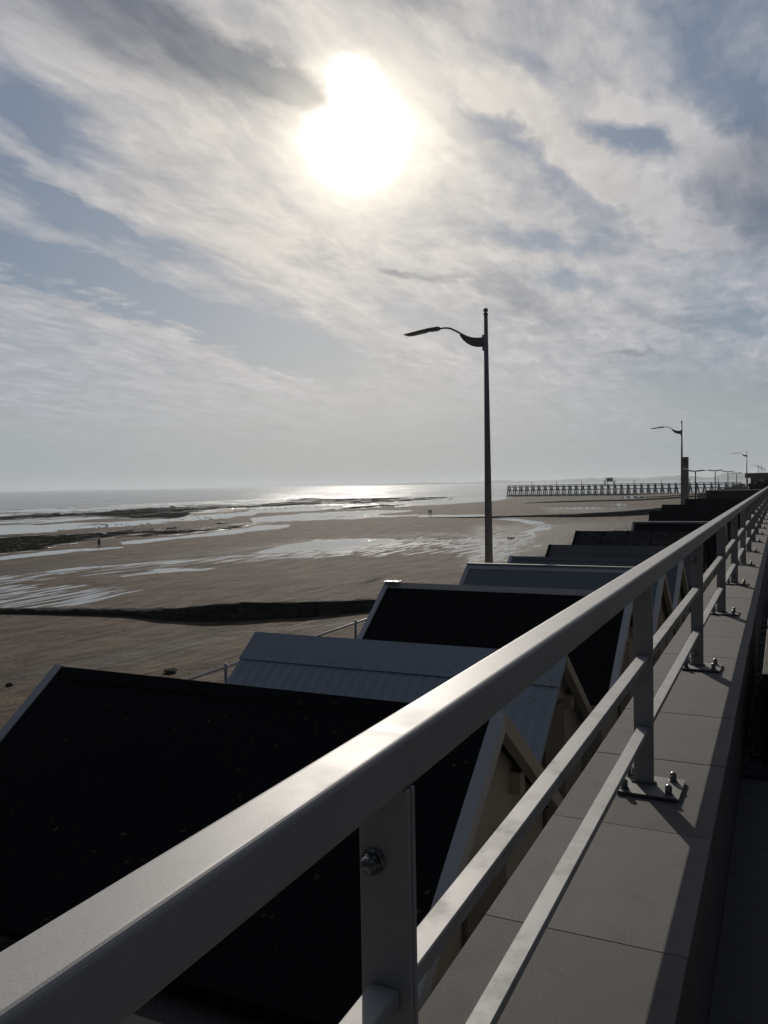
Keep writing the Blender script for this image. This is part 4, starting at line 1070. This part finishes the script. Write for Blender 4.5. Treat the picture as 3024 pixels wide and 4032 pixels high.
# timber planter on the upper promenade, far right
k = thing('timber_planter', 'dark timber planter box standing against the parapet at the right edge', 'planter', (0.25, 6.0, Z_UP))
for i in range(5):
    bm = bmesh.new(); box(bm, -0.345+i*0.142, -0.345+i*0.142+0.136, -1.2, -1.17, 0, 0.50, 0.003); obj('front_board', bm, M['wood'], k)
bm = bmesh.new(); box(bm, -0.345, -0.315, -1.169, 1.2, 0, 0.50, 0.003); obj('side_board', bm, M['wood'], k)
bm = bmesh.new(); box(bm, 0.33, 0.36, -1.169, 1.2, 0, 0.50, 0.003); obj('side_board', bm, M['wood'], k)
bm = bmesh.new(); box(bm, -0.314, 0.329, -1.168, 1.19, 0.02, 0.43); obj('soil', bm, M['asphalt'], k)

# ================================================================== FAR COAST
bm = bmesh.new(); R0 = 9000.0; prev = None
for i in range(260):
    azd_ = -29.0+27.5*i/259; f_ = (azd_+29)/27.5
    hh = (18+30*f_**1.2) * (0.75+0.5*mnoise.fractal(Vector((azd_*0.55, 3.3, 0)), 0.8, 2.0, 5)) * min(1, f_*5)
    hh = max(hh, 1.0)
    c_, s__ = math.sin(D2R(azd_)), math.cos(D2R(azd_))
    rr = R0*(1.0 - 0.2*f_)
    ring_ = [bm.verts.new((c_*rr*q, s__*rr*q, z_)) for q, z_ in ((0.97, -2), (0.985, hh*0.55), (1.0, hh), (1.05, hh*0.8), (1.10, -2))]
    if prev:
        for j in range(4): bm.faces.new((prev[j], prev[j+1], ring_[j+1], ring_[j]))
    prev = ring_
tag(obj('far_coast', bm, M['hill'], None, True), 'faint low hills of the far coast in the haze', None, None, 'structure')

# ================================================================== PEOPLE
def figure(name, joints, edges, rads, root, m_, scale=1.0):
    me = bpy.data.meshes.new(name)
    me.from_pydata([tuple(Vector(j)*scale) for j in joints], edges, [])
    o = bpy.data.objects.new(name, me); C.objects.link(o)
    sk = o.modifiers.new('skin', 'SKIN')
    for i, r_ in enumerate(rads):
        me.skin_vertices[0].data[i].radius = (r_[0]*scale, r_[1]*scale)
    me.skin_vertices[0].data[root].use_root = True
    sb = o.modifiers.new('sub', 'SUBSURF'); sb.levels = 2; sb.render_levels = 2
    me.materials.append(m_)
    dg = bpy.context.evaluated_depsgraph_get()
    me2 = bpy.data.meshes.new_from_object(o.evaluated_get(dg)); me2.name = name
    o.modifiers.clear(); o.data = me2
    if not me2.materials: me2.materials.append(m_)
    for p in me2.polygons: p.use_smooth = True
    return o

E_ = [(0, 1), (1, 2), (2, 3), (3, 4), (4, 5), (2, 6), (6, 7), (7, 8), (8, 9), (2, 10), (10, 11), (11, 12), (12, 13), (0, 14), (14, 15), (15, 16), (16, 17), (0, 18), (18, 19), (19, 20), (20, 21)]
RR = [(0.15, 0.12), (0.14, 0.11), (0.16, 0.11), (0.055, 0.055), (0.095, 0.10), (0.07, 0.08), (0.065, 0.06), (0.048, 0.048), (0.036, 0.036), (0.03, 0.045), (0.065, 0.06), (0.048, 0.048), (0.036, 0.036), (0.03, 0.045),
      (0.095, 0.095), (0.065, 0.065), (0.045, 0.05), (0.035, 0.045), (0.095, 0.095), (0.065, 0.065), (0.045, 0.05), (0.035, 0.045)]
def limbs(stride, arms, bend):
    # x: to the right, y: heading; standing figure of 1.75 m
    J = [(0, 0, 0.95), (0, 0.01, 1.15), (0, 0.03, 1.38), (0, 0.04, 1.50), (0, 0.06, 1.62), (0, 0.06, 1.70),
         (-0.20, 0.02, 1.40), (-0.25, arms[0][0], 1.14), (-0.24, arms[0][1], arms[0][2]), (-0.23, arms[0][1]+0.05, arms[0][2]-0.06),
         (0.20, 0.02, 1.40), (0.25, arms[1][0], 1.14), (0.24, arms[1][1], arms[1][2]), (0.23, arms[1][1]+0.05, arms[1][2]-0.06),
         (-0.10, 0, 0.90), (-0.11, stride[0][0], stride[0][1]), (-0.11, stride[0][2], stride[0][3]), (-0.11, stride[0][2]+0.16, stride[0][3]-0.03),
         (0.10, 0, 0.90), (0.11, stride[1][0], stride[1][1]), (0.11, stride[1][2], stride[1][3]), (0.11, stride[1][2]+0.16, stride[1][3]-0.03)]
    return J
def person(u, v, rz, pose, label, torso_m, hairy, group=None, sc_=1.0):
    px, py, z = ray_ground(u, v)
    b_ = figure('person', pose, E_, RR, 0, torso_m, sc_)
    b_.location = (px, py, z+0.02); b_.rotation_euler = (0, 0, rz)
    tag(b_, label, 'person', group)
    bm = bmesh.new(); ball(bm, (0, 0.045*sc_, 1.675*sc_), 0.115*sc_, 14, 10, 0.92, 1.05, 1.0); h_ = obj('hair', bm, hairy, b_, True)
    for hx in ((8,), (12,)):
        pass
    # face and hands in skin
    bm = bmesh.new(); ball(bm, (0, 0.105*sc_, 1.645*sc_), 0.085*sc_, 12, 8, 0.85, 0.8, 1.1); obj('face', bm, M['skin'], b_, True)
    return b_
walk = limbs([(0.10, 0.50, 0.02, 0.08), (-0.02, 0.50, -0.22, 0.10)], [(-0.06, 0.02, 0.92), (0.05, 0.14, 0.93)], 0)
stand = limbs([(0.05, 0.50, 0.10, 0.08), (-0.02, 0.50, -0.12, 0.09)], [(-0.04, 0.04, 0.90), (0.02, 0.10, 0.90)], 0)
runp = limbs([(0.26, 0.56, 0.16, 0.10), (-0.12, 0.52, -0.50, 0.36)], [(-0.18, 0.02, 1.06), (0.12, 0.32, 1.16)], 0)
person(1690, 2030, D2R(20), walk, 'person in dark clothes walking on the far sand, left and taller of the pair', M['black_cloth'], M['hair'], 'pair walking together', 1.03)
person(1698, 2029, D2R(20), stand, 'person in dark clothes walking on the far sand, right and shorter of the pair', M['black_cloth'], M['hair'], 'pair walking together', 0.96)
person(391, 2166, D2R(60), runp, 'lone person in navy running clothes, mid-stride beside the reef', M['navy'], M['hair'])

# ================================================================== HAZE
bm = bmesh.new(); box(bm, -9500, 3000, -300, 12000, -8.0, 72.0)
hm = bpy.data.materials.new('sea_haze'); hm.use_nodes = True
nt = hm.node_tree; nt.nodes.clear(); out = nt.nodes.new('ShaderNodeOutputMaterial')
pv = nt.nodes.new('ShaderNodeVolumePrincipled'); pv.inputs['Color'].default_value = col(0.80, 0.88, 0.95); pv.inputs['Density'].default_value = 0.00011; pv.inputs['Anisotropy'].default_value = 0.35
nt.links.new(pv.outputs[0], out.inputs['Volume'])
hz = obj('haze', bm, hm); tag(hz, 'thin pale sea haze over the beach', 'haze', None, 'stuff')
